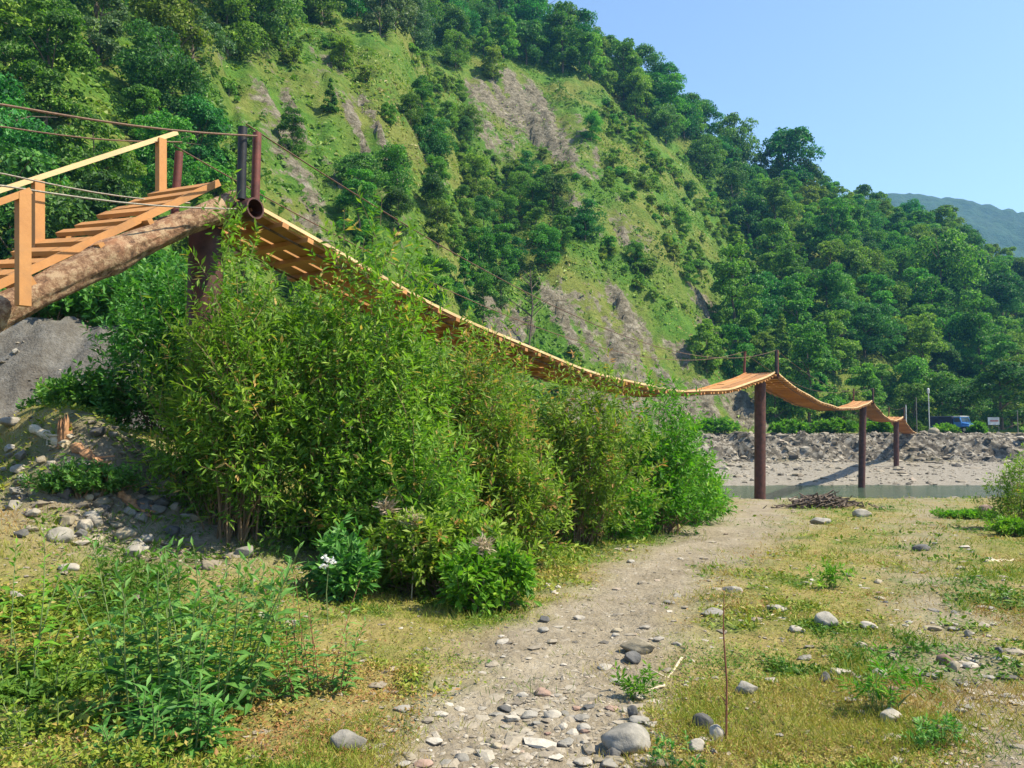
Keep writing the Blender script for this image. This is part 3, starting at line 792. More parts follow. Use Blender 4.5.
for i_, o in enumerate(src):
    oi = N(ng, 'GeometryNodeObjectInfo'); oi.inputs['Object'].default_value = o; oi.inputs['As Instance'].default_value = True
    cp = N(ng, 'FunctionNodeCompare', data_type='INT', operation='EQUAL'); ng.links.new(named('which', 'INT'), cp.inputs[2]); cp.inputs[3].default_value = i_
    ip = N(ng, 'GeometryNodeInstanceOnPoints'); ng.links.new(gi_.outputs[0], ip.inputs['Points']); ng.links.new(cp.outputs[0], ip.inputs['Selection'])
    ng.links.new(oi.outputs['Geometry'], ip.inputs['Instance']); ng.links.new(cx.outputs[0], ip.inputs['Rotation']); ng.links.new(named('size', 'FLOAT'), ip.inputs['Scale'])
    ng.links.new(ip.outputs[0], jn.inputs[0])
ng.links.new(jn.outputs[0], go_.inputs[0])
md = wo.modifiers.new('woods', 'NODES'); md.node_group = ng

# shrubs on the open slope
g2.shuffle(shrub_spots)
n_s = 0
for k in shrub_spots:
    if not (-10 < tpx[k] < 1034 and tpy[k] > 0): continue
    if n_s >= 490: break
    if vn(tx[k] * .08, ty[k] * .08, 7) < .40: continue
    n_s += 1
    if n_s % 5 < 2:
        place_tree('low_bush_shrub', int(g2.integers(0, 3)), (tx[k], ty[k], tz[k] - .15), g2.uniform(.5, 1.2), g2.uniform(0, 6.28), 'low dark green bush on the open grassy hill slope', 'low dark bushes on the open hill slope', 'hill_bush')
        continue
    place_tree('hill_shrub', int(g2.integers(0, 3)), (tx[k], ty[k], tz[k] - .15), g2.uniform(.3, 1.0) ** 1.2 * 1.1, g2.uniform(0, 6.28), 'small yellow-green shrub on the open grassy hill slope', 'small shrubs on the open hill slope')

# herbs and grass tussocks on the slope
NT = 210000
c_ = rng.uniform(-200, 1150, NT); s_ = rng.uniform(0, .97, NT) ** .75
x_, y_, z_ = hill_pt(c_, s_); a_, b_ = proj(x_, y_, z_)
rk = rock_mask(a_, b_)
keepm = (rk + (fbm(x_ * .7, y_ * .7, 64, 3) - .5) * 1.2 < .42 + .12 * rng.uniform(size=NT)) & (fbm(x_ * .25, y_ * .25, 12, 3) > .36 + .1 * rng.uniform(size=NT))
keepm |= (rk > .3) & (rng.uniform(size=NT) < .03 + .25 * (fbm(x_ * .4, y_ * .4, 15, 3) > .58))
x_, y_, z_, s_ = x_[keepm], y_[keepm], z_[keepm], s_[keepm]
k = len(x_)
nrm = rng.normal(0, .6, (k, 3)) + np.array([.3, -.5, .7])
tn = np.clip((fbm(x_ * .08, y_ * .08, 13, 4) - .5) * 1.8 + .48 + rng.normal(0, .15, k), 0, 1)
V, q, s, t = cards(np.stack([x_, y_, z_ + .12], 1), nrm, rng.uniform(.2, .5, k) * (1 + 1.1 * (rng.uniform(size=k) ** 4)), tn, .6)
tag(link('slope_grass', mesh_np('slope_grass', V, q, s, tint=t, mats=[M['herb']])), 'rough yellow-green grass and herbs on the hill slope', 'grass', kind='stuff')

# bare sapling beside the light scree
def bare_tree(px, pyf, ptop, label):
    sgrid = np.linspace(-.02, .99, 800); x, y, zz = hill_pt(np.full(800, float(px)), sgrid)
    a, b = proj(x, y, zz); i = int(np.argmin(np.abs(b - pyf))); p = np.array([x[i], y[i], zz[i]])
    h = (pyf - ptop) / F * p[1]
    r = empty('bare_sapling', p, label, 'tree')
    t = MB(); t.tube([(0, 0, -.3), (.05 * h, 0, h * .5), (.02 * h, 0, h)], [.13, .09, .03], 6); t.build('trunk', M['deadwood'], r)
    b_ = MB()
    for k in range(26):
        z = h * rng.uniform(.3, .95); a = rng.uniform(0, 6.28); l = (h - z) * .4 + .5
        b_.tube([(.03 * h, 0, z), (.03 * h + math.cos(a) * l, math.sin(a) * l, z + l * .8)], [.05, .02], 4)
    b_.build('branches', M['deadwood'], r)
bare_tree(529, 345, 268, 'bare grey leafless sapling by the pale scree patch')

# ------------------------------------------------------------------ the footbridge
c0 = P(207, 215, 9.3)[:2]; c1 = P(760, 375, 31.5)[:2]
bd = (c1 - c0) / np.linalg.norm(c1 - c0)          # along the bridge, away
bp = np.array([bd[1], -bd[0]])                     # across, towards the near right side
D3 = np.array([bd[0], bd[1], 0]); P3 = np.array([bp[0], bp[1], 0]); Z3 = np.array([0, 0, 1.0])
def line_at_px(px, off):
    """point of the line parallel to the bridge at sideways offset, seen in that picture column (level)"""
    q0 = c0 + bp * off; u = (px - 512) / F * 1.0
    # X = u*Y' with Y' measured along the optical axis (pitch is small)
    t = (u * q0[1] - q0[0]) / (bd[0] - u * bd[1])
    p = q0 + bd * t
    return p
def at(px, py, off):
    p = line_at_px(px, off)
    for _ in range(4):
        z = P(px, py, p[1])[2]; u = P(px, py, p[1])[0] / p[1]
        q0 = c0 + bp * off; t = (u * q0[1] - q0[0]) / (bd[0] - u * bd[1]); p = q0 + bd * t
    return np.array([p[0], p[1], P(px, py, p[1])[2]])
def along(Y): return c0 + bd * ((Y - c0[1]) / bd[1])
deckz0 = P(207, 203, 9.1)[2]
YP = [9.3, 31.5, along(0)[1] * 0 + 56.0, 74.5]
pyl = []
pc = [c0, along(31.5), along(56.0), along(74.5)]
dz = [deckz0, P(760, 373, 31.5)[2], P(862, 401, 56.0)[2], P(894, 417, 74.5)[2]]
base_lean = [0, -.12, -.32, -.15]
rad = [.2, .22, .235, .245]
plab = ['nearest bridge post, dark steel pipe with open-ended crossbeam rising from the shrubs', 'dark red-brown steel bridge post on the near bank by the water', 'leaning rusty bridge post standing at the far edge of the water', 'farthest rusty bridge post on the gravel beach']
HW = .62
for k in range(4):
    c = pc[k]; top = dz[k] - .14
    gz_ = float(ground_z(c[0], c[1], False))
    r = empty('bridge_pylon', (c[0], c[1], gz_), plab[k], 'bridge post', 'steel posts carrying the footbridge')
    def loc3(v): return np.asarray(v, float) - np.array([c[0], c[1], gz_])
    b = np.array([c[0] + base_lean[k], c[1], gz_ - .5]); t = np.array([c[0], c[1], top - .13])
    mb = MB(); mb.tube([loc3(b), loc3((b + t) / 2), loc3(t)], rad[k], 20); o = mb.build('pole', M['rust'], r); smooth_by_angle(o)
    # hollow crossbeam pipe
    mb = MB(); ext = .25 if k == 0 else .12
    a_ = loc3(np.append(c + bp * (HW + ext), top)); e_ = loc3(np.append(c - bp * (HW + .1), top))
    n = 20; Rr_, ri = .125, .105
    for (r1, flip) in ((Rr_, 1), (ri, -1)):
        V = []
        for pnt in (a_, e_):
            for q_ in range(n):
                th = 6.28318 * q_ / n
                V.append(pnt + (D3 * math.cos(th) + Z3 * math.sin(th)) * r1)
        Fc = [(q_, (q_ + 1) % n, n + (q_ + 1) % n, n + q_) for q_ in range(n)]
        mb.add(V, Fc if flip < 0 else [f[::-1] for f in Fc])
    V = [p_ + (D3 * math.cos(6.28318 * q_ / n) + Z3 * math.sin(6.28318 * q_ / n)) * r1 for p_ in (a_, e_) for r1 in (Rr_, ri) for q_ in range(n)]
    mb.add(V, [(q_, (q_ + 1) % n, n + (q_ + 1) % n, n + q_) for q_ in range(n)] + [(2 * n + q_, 3 * n + q_, 3 * n + (q_ + 1) % n, 2 * n + (q_ + 1) % n) for q_ in range(n)])
    mb.build('crossbeam', M['rust'], r, smooth=False)
    ph = .85 if k == 0 else .95
    near_off = HW + (.12 if k == 0 else .05)
    for (off, sh, mt, ln, rr_) in ((near_off, -.1, 'darksteel', 0.0, .052), (near_off, .1, 'rustred', 0.01, .05), (-HW - .02, 0, 'rustred', .06, .05)):
        p0 = loc3(np.append(c + bp * off + bd * sh, top + .1)); p1 = p0 + Z3 * ph + P3 * ln
        mb = MB(); mb.tube([p0, (p0 + p1) / 2, p1], rr_, 10); o = mb.build('guide_post', M[mt], r); smooth_by_angle(o)

# suspended walkway
wk = empty('suspended_walkway', (c0[0], c0[1], deckz0), 'sagging orange plank walkway hung between the steel posts', 'footbridge')
ends = [(pc[0], dz[0]), (pc[1], dz[1]), (pc[2], dz[2]), (pc[3], dz[3]), (along(86.5), 1.95)]
sags = [1.42, .95, .8, .35]
W0 = np.array([c0[0], c0[1], deckz0])
for k in range(4):
    (ca, za), (cb, zb_) = ends[k], ends[k + 1]
    L = np.linalg.norm(cb - ca); n = max(24, int(L / .30))
    ts = np.linspace(0, 1, n + 1)
    def cp(t): return np.append(ca + (cb - ca) * t, za + (zb_ - za) * t - 4 * sags[k] * t * (1 - t) + .02 * math.sin(t * 31 + k))
    ctr = np.array([cp(t) for t in ts]) - W0
    pl = MB(); bt = MB(); ed = MB()
    rows = [(-.465, .27), (-.155, .27), (.155, .27), (.465, .27)]
    for off, wd in rows:
        i = int(rng.integers(0, 4)) ; start = 0
        while start < n:
            e = min(n, start + int(rng.integers(7, 13)))
            jz = rng.normal(0, .008); jo = rng.normal(0, .012)
            idx = list(range(start, e + 1))
            V = []
            for q_ in idx:
                a_ = ctr[q_] + P3 * (off + jo) + Z3 * jz
                if q_ == start: a_ = a_ + (ctr[min(q_ + 1, n)] - ctr[q_]) * .06
                for s1, s2 in ((-1, 0), (1, 0), (1, -.035), (-1, -.035)):
                    V.append(a_ + P3 * s1 * wd / 2 + Z3 * s2)
            Fc = []
            m_ = len(idx)
            for q_ in range(m_ - 1):
                for z_ in range(4):
                    Fc.append((q_ * 4 + z_, (q_ + 1) * 4 + z_, (q_ + 1) * 4 + (z_ + 1) % 4, q_ * 4 + (z_ + 1) % 4))
            Fc += [(0, 1, 2, 3), ((m_ - 1) * 4 + 3, (m_ - 1) * 4 + 2, (m_ - 1) * 4 + 1, (m_ - 1) * 4)]
            pl.add(V, Fc); start = e
    for q_ in np.arange(.5, n, 1.5):
        i = int(q_); f_ = q_ - i; a_ = ctr[i] * (1 - f_) + ctr[i + 1] * f_; t3 = unit(ctr[i + 1] - ctr[i])
        up = np.cross(P3, t3); up = up if up[2] > 0 else -up
        bt.box(a_ - up * .07 + P3 * rng.normal(0, .025), t3, P3, up, .05, HW + .05 + rng.uniform(0, .05), .03)
    part = pl.build('deck_span', M['lumber_deck'], wk)
    bt.build('cross_battens', M['lumber'], part)
    for sgn in (-1, 1):
        ed = MB()
        st = 0
        while st < n:
            e = min(n, st + int(rng.integers(5, 10)))
            for q_ in range(st, e):
                t3 = unit(ctr[q_ + 1] - ctr[q_])
                a_ = (ctr[q_] + ctr[q_ + 1]) / 2 + P3 * sgn * (HW - .015) + Z3 * (.026 + .004 * ((st % 3) - 1))
                ed.box(a_, t3, P3, np.cross(P3, t3) * (1 if np.cross(P3, t3)[2] > 0 else -1), np.linalg.norm(ctr[q_ + 1] - ctr[q_]) / 2 - (.012 if q_ == e - 1 else -.002), .032, .022)
            st = e
        ed.build('edge_strip', M['lumber_pale'] if sgn > 0 else M['lumber'], part)  # near strip paler: the sunlit edge line is painted into its colour
        mb = MB(); mb.tube([c_ + P3 * sgn * (HW - .12) - Z3 * .115 for c_ in ctr], .014, 6); mb.build('support_cable', M['cable'], wk)
        # hand cable from post top to post top
        h0, h1 = (.9, .9) if k < 3 else (.9, .7)
        hc = np.array([np.append(ca + (cb - ca) * t + bp * sgn * (HW + .05), za + h0 + (zb_ + h1 - za - h0) * t - 4 * sags[k] * .88 * t * (1 - t)) for t in ts]) - W0
        mb = MB(); mb.tube(hc, .009, 5); mb.build('hand_cable', M['cable'], wk)
# back-stay cables to the left
for (px0, y0, o0, px1, y1, o1, mt, rr_) in ((257, 136, HW + .2, 4, 105, 1.0, 'cable', .011), (182, 142, -HW, 4, 127, -.9, 'cable', .009),
                                   (236, 209, HW + .1, 4, 186, .75, 'wire_grey', .009), (190, 203, -HW + .1, 4, 174, -.5, 'wire_grey', .009)):
    a_ = at(px0, y0, o0); b_ = at(px1, y1, o1); d_ = b_ - a_
    far = b_ + d_ * 1.6
    far[2] = max(far[2], float(ground_z(far[0], far[1])) + .2)
    pts = [a_ + (b_ - a_) * t - Z3 * .05 * math.sin(math.pi * t) for t in np.linspace(0, 1, 8)] + [far]
    mb = MB(); mb.tube(np.array(pts) - W0, rr_, 6); mb.build('back_stay_cable', M[mt], wk)

# wooden ramp
lgA = at(5, 310, .45); lgB = at(214, 212, .45)
sl3 = unit(lgB - lgA)
gz_f = .25
tt = (lgA[2] - gz_f) / (lgB[2] - lgA[2]); foot = lgA - (lgB - lgA) * tt
RAMP0 = foot
ru = np.cross(P3, sl3); ru = ru if ru[2] > 0 else -ru
rp = empty('wooden_ramp', foot, 'stepped wooden ramp of orange boards on rough logs leading to the bridge', 'ramp')
def rl(v): return np.asarray(v, float) - RAMP0
LEN = np.linalg.norm(lgB - foot)
for off in (.45, -.45):
    nr_, nk = 150, 44
    tq = np.linspace(-.02, 1.055, nr_); th_ = np.linspace(0, 2 * np.pi, nk, endpoint=False)
    T_, A_ = np.meshgrid(tq, th_, indexing='ij')
    rad_ = .172 - .032 * T_ + .014 * np.sin(T_ * 23 + off * 5) + .022 * np.exp(-((T_ - .80) / .02) ** 2)
    ridg = fbm(np.cos(A_) * 5 + 9, np.sin(A_) * 5 + T_ * 9, int(off * 10) + 30, 3) - .5
    fine = fbm(np.cos(A_) * 9 + T_ * 50, np.sin(A_) * 9 + 3, int(off * 10) + 60, 3) - .5
    rad_ = rad_ * (1 + .26 * ridg + .16 * fine)
    ax_ = np.array([rl(foot + sl3 * LEN * t + P3 * (off - .45)) + Z3 * (.04 * math.sin(t * 9 + off) - (0 if off > 0 else .12)) + P3 * .04 * math.sin(t * 7) for t in tq])
    V = ax_[:, None, :] + (P3 * np.cos(A_)[..., None] + ru * np.sin(A_)[..., None]) * rad_[..., None]
    V = V.reshape(-1, 3)
    Fc = [(i * nk + k, i * nk + (k + 1) % nk, (i + 1) * nk + (k + 1) % nk, (i + 1) * nk + k) for i in range(nr_ - 1) for k in range(nk)]
    mb = MB(); mb.add(V, Fc + [tuple(range(nk - 1, -1, -1)), tuple((nr_ - 1) * nk + k for k in range(nk))])
    o = mb.build('log_beam', M['log'], rp, smooth=True); smooth_by_angle(o, 60)
# near stringer and far edge of the treads, each a straight line in space
nA, nB = at(62, 255.5, .36), at(176, 202.5, .36)
fA, fB = at(62, 233.5, -.72), at(140, 200.5, -.72)
def on(a_, b_, t): return a_ + (b_ - a_) * ((t - (a_ - foot) @ D3) / ((b_ - a_) @ D3))
tEnd = (lgB - foot) @ D3 + .12
for (a_, b_, dn) in ((nA, nB, .0), (fA, fB, -.06)):
    for (t0, t1) in ((.12, tEnd * .55), (tEnd * .55 + .012, tEnd)):
        mb = MB(); mb.bar(rl(on(a_, b_, t0) + Z3 * dn), rl(on(a_, b_, t1) + Z3 * dn), .05, .075 if dn == 0 else .06); mb.build('stringer', M['lumber'], rp)
slope_d = unit(nB - nA)
nt_ = 26
for k in range(nt_):
    t = .3 + (tEnd - .4) * k / (nt_ - 1)
    a_ = on(nA, nB, t) - P3 * .03; b_ = on(fA, fB, t + rng.normal(0, .015)) - P3 * rng.uniform(-.02, .07)
    p_ = unit(a_ - b_); up_ = unit(np.cross(p_, slope_d)); up_ = up_ if up_[2] > 0 else -up_
    d_ = np.cross(up_, p_)
    mb = MB(); mb.box(rl((a_ + b_) / 2 + Z3 * rng.normal(.008, .004)), d_, p_, up_, .058 + rng.uniform(-.008, .012), np.linalg.norm(a_ - b_) / 2, .024)
    mb.build('tread', M['lumber'], rp)
# cross bearers resting on the logs under the stringers
for t in (.9, 1.7, 2.5, 3.25, 3.95, 4.6, 5.15):
    a_ = on(nA, nB, t) - Z3 * .075; b_ = on(fA, fB, t) - Z3 * .11; p_ = unit(a_ - b_)
    mb = MB(); mb.bar(rl(b_), rl(a_ + p_ * rng.uniform(.12, .2)), .09, .06, up=(D3[0], D3[1], .8)); mb.build('cross_bearer', M['lumber'], rp)
# rails
def post(px, ytop, ybot, off, wd, mt):
    a_ = at(px, ybot, off); b_ = at(px, ytop, off); b_[:2] = a_[:2] + (b_[:2] - a_[:2]) * 1.0
    mb = MB(); d_ = unit(b_ - a_); s_ = unit(np.cross(d_, D3)); e_ = np.cross(s_, d_)
    mb.box(rl((a_ + b_) / 2), s_, e_, d_, wd / 2, wd * .6, np.linalg.norm(b_ - a_) / 2)
    return mb.build('rail_post', M[mt], rp), b_
post(23, 194, 306, .45 + .28, .085, 'lumber')
post(38, 181, 258, -.68, .085, 'lumber')
post(161, 139, 200, -.68, .085, 'lumber')
a_ = at(176, 133, -.70); b_ = at(4, 189, -.70)
mb = MB(); mb.bar(rl(a_), rl(b_ + (b_ - a_) * 1.1), .075, .055); mb.build('handrail', M['lumber_pale'], rp)
for px, yb in ((-90, 330), (-230, 400)):
    pass
a_ = at(29, 191, .45 + .28); b_ = at(2, 201, .45 + .28)
mb = MB(); mb.bar(rl(a_), rl(b_ + (b_ - a_) * 14), .075, .055); mb.build('handrail', M['lumber'], rp)
# posts further down the ramp, outside the picture, so that the rails are carried
for (off, tq, ra, rb) in ((.73, .28, at(29, 191, .73), at(2, 201, .73)), (-.68, .22, at(176, 133, -.70), at(4, 189, -.70)), (-.68, .45, at(176, 133, -.70), at(4, 189, -.70))):
    base = foot + sl3 * LEN * tq + P3 * (off - .45)
    kq = ((base - ra) @ D3) / ((rb - ra) @ D3); zt = ra[2] + (rb[2] - ra[2]) * kq
    mb = MB(); mb.box(rl(np.array([base[0], base[1], (base[2] - .1 + zt) / 2])), D3, P3, Z3, .05, .04, max(.2, (zt - base[2] + .1) / 2)); mb.build('rail_post', M['lumber'], rp)

# ------------------------------------------------------------------ shrubs and plants near the camera
def shrub(name, label, c, rx, ry, h, nsh, nl, LL, WW, mt, stem, lobes, seed, upness=.55, droop=.25, cat='shrub', group=None, low=.12, dryness=.03, stemr=.012, upright=False):
    """a many-stemmed shrub: leafy twigs fill the volume of a few uneven lobes, stems run up to them from the base"""
    global rng
    keep = rng; rng = np.random.default_rng(seed)
    root = empty(name, c, label, cat, group)
    st = MB()
    lob = []
    for k in range(lobes):
        lx = (k + .5) / lobes * 2 - 1 if lobes > 1 else 0
        lx = lx * .68 + rng.normal(0, .08); ly = rng.uniform(-.5, .5)
        lh = (1 - .30 * abs(lx) ** 1.5) * rng.uniform(.72, 1.0) if k != lobes // 2 else 1.0
        lob.append((lx * rx, ly * ry, lh * h, max(.32, 1.15 / max(1, lobes ** .5)) * rx * rng.uniform(.85, 1.1), ry * rng.uniform(.5, .75)))
    nt_ = nsh * nl // 13
    li = rng.integers(0, lobes, nt_)
    A_ = np.array(lob)[li]
    d = sph(nt_); rr2 = rng.uniform(.12, 1, nt_) ** .45
    lump = 1 + .8 * (vn(d[:, 0] * 2.2 + li * 3.1, d[:, 2] * 2.2 + d[:, 1], seed) - .5)
    q_ = d * (rr2 * lump)[:, None]
    b = np.stack([A_[:, 0] + q_[:, 0] * A_[:, 3], A_[:, 1] + q_[:, 1] * A_[:, 4], A_[:, 2] * (.47 + q_[:, 2] * .5)], 1)
    b[:, 2] = np.maximum(b[:, 2], rng.uniform(0, .12, nt_) * h)
    td = unit(d * np.array([.6, .6, .35]) + np.array([0, 0, upness * 1.5]) + rng.normal(0, .35, (nt_, 3)))
    tl_ = rng.uniform(.10, .22, nt_) * h ** .6 * (1 + .9 * (rng.uniform(size=nt_) < .12) * (d[:, 2] > .2))
    m = 13
    f_ = np.tile(np.linspace(.05, 1, m), nt_)
    ti = np.repeat(np.arange(nt_), m)
    tan = td[ti]
    pos = b[ti] + tan * (tl_[ti] * f_)[:, None]
    rnd = sph(len(pos)); out = unit(rnd - tan * (rnd * tan).sum(1)[:, None])
    ld = unit(tan * (.35 + .8 * f_ ** 2)[:, None] + out * .85 + np.array([0, 0, -droop]) * rng.uniform(0, 1.4, (len(pos), 1)))
    nn = unit(np.array([0, 0, 1.0]) + rng.normal(0, .5, (len(pos), 3)) + out * .3)
    shade = rng.normal(0, .11, nt_)
    tt_ = np.clip(.36 + shade[ti] + .22 * (f_ - .4) + rng.normal(0, .13, len(pos)), 0, .92)
    drt = rng.uniform(size=nt_) < dryness
    tt_ = np.where((drt[ti] & (rng.uniform(size=len(pos)) < .7)) | (rng.uniform(size=len(pos)) < dryness * .6), 1.0, tt_)
    kz = pos[:, 2] > .01
    pos, ld, nn, tt_ = pos[kz], ld[kz], nn[kz], tt_[kz]
    sz = rng.uniform(.6, 1.25, len(pos))
    V, q, s, t = leaves(pos, ld, nn, LL * sz, WW * sz, tt_)
    link('foliage', mesh_np('foliage', V, q, s, tint=t, mats=[M[mt]]), root)
    for k in range(min(nt_, 70 if nsh > 100 else 26)):
        i = int(rng.integers(0, nt_)); L_ = lob[li[i]]
        p0 = np.array([L_[0] * .55 + rng.normal(0, .12 * rx), L_[1] * .5 + rng.normal(0, .1 * ry), -.08]); p2 = b[i]
        p1 = (p0 + p2) / 2 + np.array([(p0[0] - p2[0]) * .2, (p0[1] - p2[1]) * .2, abs(p2[2]) * .15])
        tq = np.linspace(0, 1, 6)[:, None]
        st.tube(p0 * (1 - tq) ** 2 + 2 * p1 * tq * (1 - tq) + p2 * tq ** 2, np.linspace(stemr, stemr * .25, 6), 4, False)
    for i in range(0, nt_, 3 if nsh > 100 else 2):
        st.tube([b[i] - td[i] * .05, b[i] + td[i] * tl_[i]], [stemr * .3, stemr * .12], 3, False)
    st.build('stems', M[stem], root)
    rng = keep
    return root

def stalks(name, label, c, rx, ry, h, nst, LL, WW, mt, stem, seed, cat='plant', spread=.25, nl=34, stemr=.006, group=None):
    """upright leafy stems, each its own stalk with long leaves spiralling up it"""
    global rng
    keep = rng; rng = np.random.default_rng(seed)
    root = empty(name, c, label, cat, group); st = MB(); Ps, Ds, Ns, Ts, Ls = [], [], [], [], []
    for k in range(nst):
        a = rng.uniform(0, 6.283); q = math.sqrt(rng.uniform(0, 1))
        b = np.array([math.cos(a) * q * rx, math.sin(a) * q * ry, -.03])
        hh = h * rng.uniform(.5, 1.0) * (1 - .3 * q * q)
        lean = np.array([math.cos(a) * q * spread + rng.normal(0, .08), math.sin(a) * q * spread + rng.normal(0, .08), 1.0])
        tq = np.linspace(0, 1, 7)
        pts = b + np.outer(tq * hh, unit(lean)) + np.outer(tq ** 2 * hh * .12, unit(rng.normal(size=3) * np.array([1, 1, 0])))
        st.tube(pts, np.linspace(stemr, stemr * .35, 7), 5, False)
        m = nl
        f = np.linspace(.08, 1.0, m); pos = np.stack([np.interp(f, tq, pts[:, i]) for i in range(3)], 1)
        ph = np.arange(m) * 2.4 + rng.uniform(0, 6)
        up = .05 + 1.3 * f ** 3
        d = np.stack([np.cos(ph), np.sin(ph), up + rng.normal(0, .15, m)], 1)
        Ps.append(pos); Ds.append(unit(d)); Ns.append(unit(np.array([0, 0, 1.0]) + rng.normal(0, .3, (m, 3))))
        Ts.append(np.clip(.38 + rng.normal(0, .12) + .2 * f + rng.normal(0, .1, m), 0, .95)); Ls.append((1 - .55 * f ** 2) * rng.uniform(.75, 1.2, m))
    L_ = np.concatenate(Ls)
    V, q, s, t = leaves(np.concatenate(Ps), np.concatenate(Ds), np.concatenate(Ns), LL * L_, WW * L_, np.concatenate(Ts), .15, .22)
    link('foliage', mesh_np('foliage', V, q, s, tint=t, mats=[M[mt]]), root)
    st.build('stems', M[stem], root)
    rng = keep
    return root

def gp(px, Y):
    X = P(px, 436, Y)[0]
    return (X, Y, float(ground_z(X, Y)))
def topz(py, Y): return P(512, py, Y)[2]
# large willow thicket, one shrub each
def sh(px0, px1, Y, ptop, depth, *a, **k):
    c = gp((px0 + px1) / 2, Y); rx = (px1 - px0) / 2 / F * Y; h = topz(ptop, Y) - c[2]
    return c, rx, depth, h
def mk(name, label, box, nsh, nl, LL, WW, mt, stem, lobes, seed, **kw):
    c, rx, ry, h = sh(*box)
    return shrub(name, label, c, rx, ry, h, nsh, nl, LL, WW, mt, stem, lobes, seed, **kw)
WG = 'willow shrubs in front of the bridge'
mk('willow_shrub', 'tall leafy willow shrub hiding the foot of the nearest bridge post', (150, 300, 8.4, 238, .9), 364, 62, 0.105, 0.028, 'willow', 'twig', 4, 1, group=WG)
mk('willow_shrub', 'dense dark green willow shrub below the steep part of the deck', (262, 440, 9.0, 256, .8), 392, 62, 0.109, 0.032, 'willow', 'twig', 4, 2, group=WG)
mk('willow_shrub', 'olive brown-tinged willow shrub under the middle of the first span', (400, 545, 10.0, 316, .85), 322, 60, 0.100, 0.027, 'willow_olive', 'twig', 4, 3, group=WG, dryness=.16)
mk('willow_shrub', 'olive green willow shrub below the lowest part of the first deck span', (490, 640, 12.4, 366, .95), 322, 60, 0.109, 0.032, 'willow_olive', 'twig', 4, 4, group=WG, dryness=.05)
mk('willow_shrub', 'bright green willow shrub at the river end of the thicket', (590, 712, 14.6, 392, 1.0), 308, 56, 0.122, 0.039, 'lush', 'twig', 4, 5, group=WG)
mk('willow_shrub', 'low bright bush at the thicket corner beside the track', (640, 728, 16.5, 455, .9), 182, 50, 0.128, 0.045, 'lush', 'twig', 4, 6, group=WG)
mk('willow_shrub', 'shaded dark bush beside the foot of the grey cut bank', (110, 240, 11.2, 268, .8), 266, 50, 0.115, 0.039, 'bluegreen', 'twig', 4, 7, group=WG)
mk('willow_shrub', 'lower leafy shrub filling the gap under the dense dark willow', (330, 470, 8.4, 420, .5), 182, 50, 0.102, 0.030, 'willow', 'twig', 4, 14, group=WG)
mk('willow_shrub', 'lower olive shrub in front of the olive brown-tinged willow', (430, 560, 9.8, 440, .45), 168, 50, 0.102, 0.030, 'willow_olive', 'twig', 4, 15, group=WG, dryness=.08)
mk('leafy_bush', 'small dark leafy bush behind the splintered stump', (28, 138, 10.8, 368, .6), 154, 50, 0.096, 0.048, 'bluegreen', 'twig', 4, 8)
mk('leafy_bush', 'low spreading bush casting shade onto the dry grass edge', (372, 512, 7.9, 508, .45), 210, 50, 0.090, 0.033, 'willow_olive', 'twig', 5, 9, dryness=.05)
mk('leafy_bush', 'bright green clump of leaves at the front edge of the low spreading bush', (455, 525, 7.2, 545, .3), 70, 34, 0.102, 0.039, 'lush', 'twig', 3, 10)
mk('leafy_bush', 'olive green low bush joining the willow thicket to the dry grass', (520, 650, 13.2, 465, .6), 196, 50, 0.102, 0.036, 'lush', 'twig', 4, 12)
mk('leafy_bush', 'bright leafy clump growing under the tall willow shrub', (312, 372, 7.3, 540, .3), 70, 36, 0.109, 0.036, 'bluegreen', 'greenstem', 3, 13)
mk('leafy_bush', 'dark bush on top of the grey cut bank under the ramp', (-30, 110, 15.6, 285, .8), 210, 40, 0.154, 0.068, 'bluegreen', 'twig', 4, 16)
mk('leafy_bush', 'dark bush on the cut bank just left of the nearest bridge post', (90, 215, 16.2, 262, .9), 210, 40, 0.154, 0.068, 'bluegreen', 'twig', 4, 17)
# foreground herbs
def ms(name, label, box, nst, LL, WW, mt, stem, seed, **kw):
    c, rx, ry, h = sh(*box)
    return stalks(name, label, c, rx, ry, h, nst, LL, WW, mt, stem, seed, **kw)
ms('leafy_herb', 'large blue-green leafy herb clump in the left foreground', (122, 258, 4.5, 488, .38), 32, .175, .046, 'bluegreen', 'greenstem', 20, nl=28)
ms('leafy_herb', 'dark lower clump of long leaves at the foot of the large herb', (115, 225, 4.05, 625, .25), 12, .15, .042, 'bluegreen', 'greenstem', 21, nl=22)
ms('leafy_herb', 'single tall herb stem rising above the large leafy clump', (176, 190, 4.6, 495, .03), 1, .16, .03, 'bluegreen', 'greenstem', 22, nl=26, stemr=.008)
ms('leafy_herb', 'slender reddish stemmed weed right of the large herb clump', (285, 350, 4.9, 552, .2), 14, .10, .028, 'bluegreen', 'redstem', 23, nl=30, stemr=.004)
ms('leafy_herb', 'pale green upright weed at the left edge of the photo', (-20, 50, 5.2, 488, .3), 9, .13, .038, 'lush', 'greenstem', 24, nl=26)
ms('leafy_herb', 'yellowish weed patch below the shaded hollow', (-10, 100, 5.0, 612, .4), 13, .085, .03, 'willow_olive', 'greenstem', 25, nl=18, spread=.5)
ms('leafy_herb', 'weedy green patch between the left edge weed and the large herb', (10, 100, 4.2, 685, .35), 10, .085, .03, 'willow_olive', 'greenstem', 33, nl=16, spread=.5)
mk('leafy_bush', 'dark green ivy-like hump shading the stony hollow on the left mound', (30, 130, 8.2, 468, .3), 150, 40, .05, .025, 'bluegreen', 'twig', 4, 34)
mk('leafy_herb', 'low bright green herb mat in the bottom left corner', (0, 290, 3.6, 738, .25), 60, 26, .032, .017, 'ground_leaf', 'greenstem', 7, 26, stemr=.004, cat='plant')
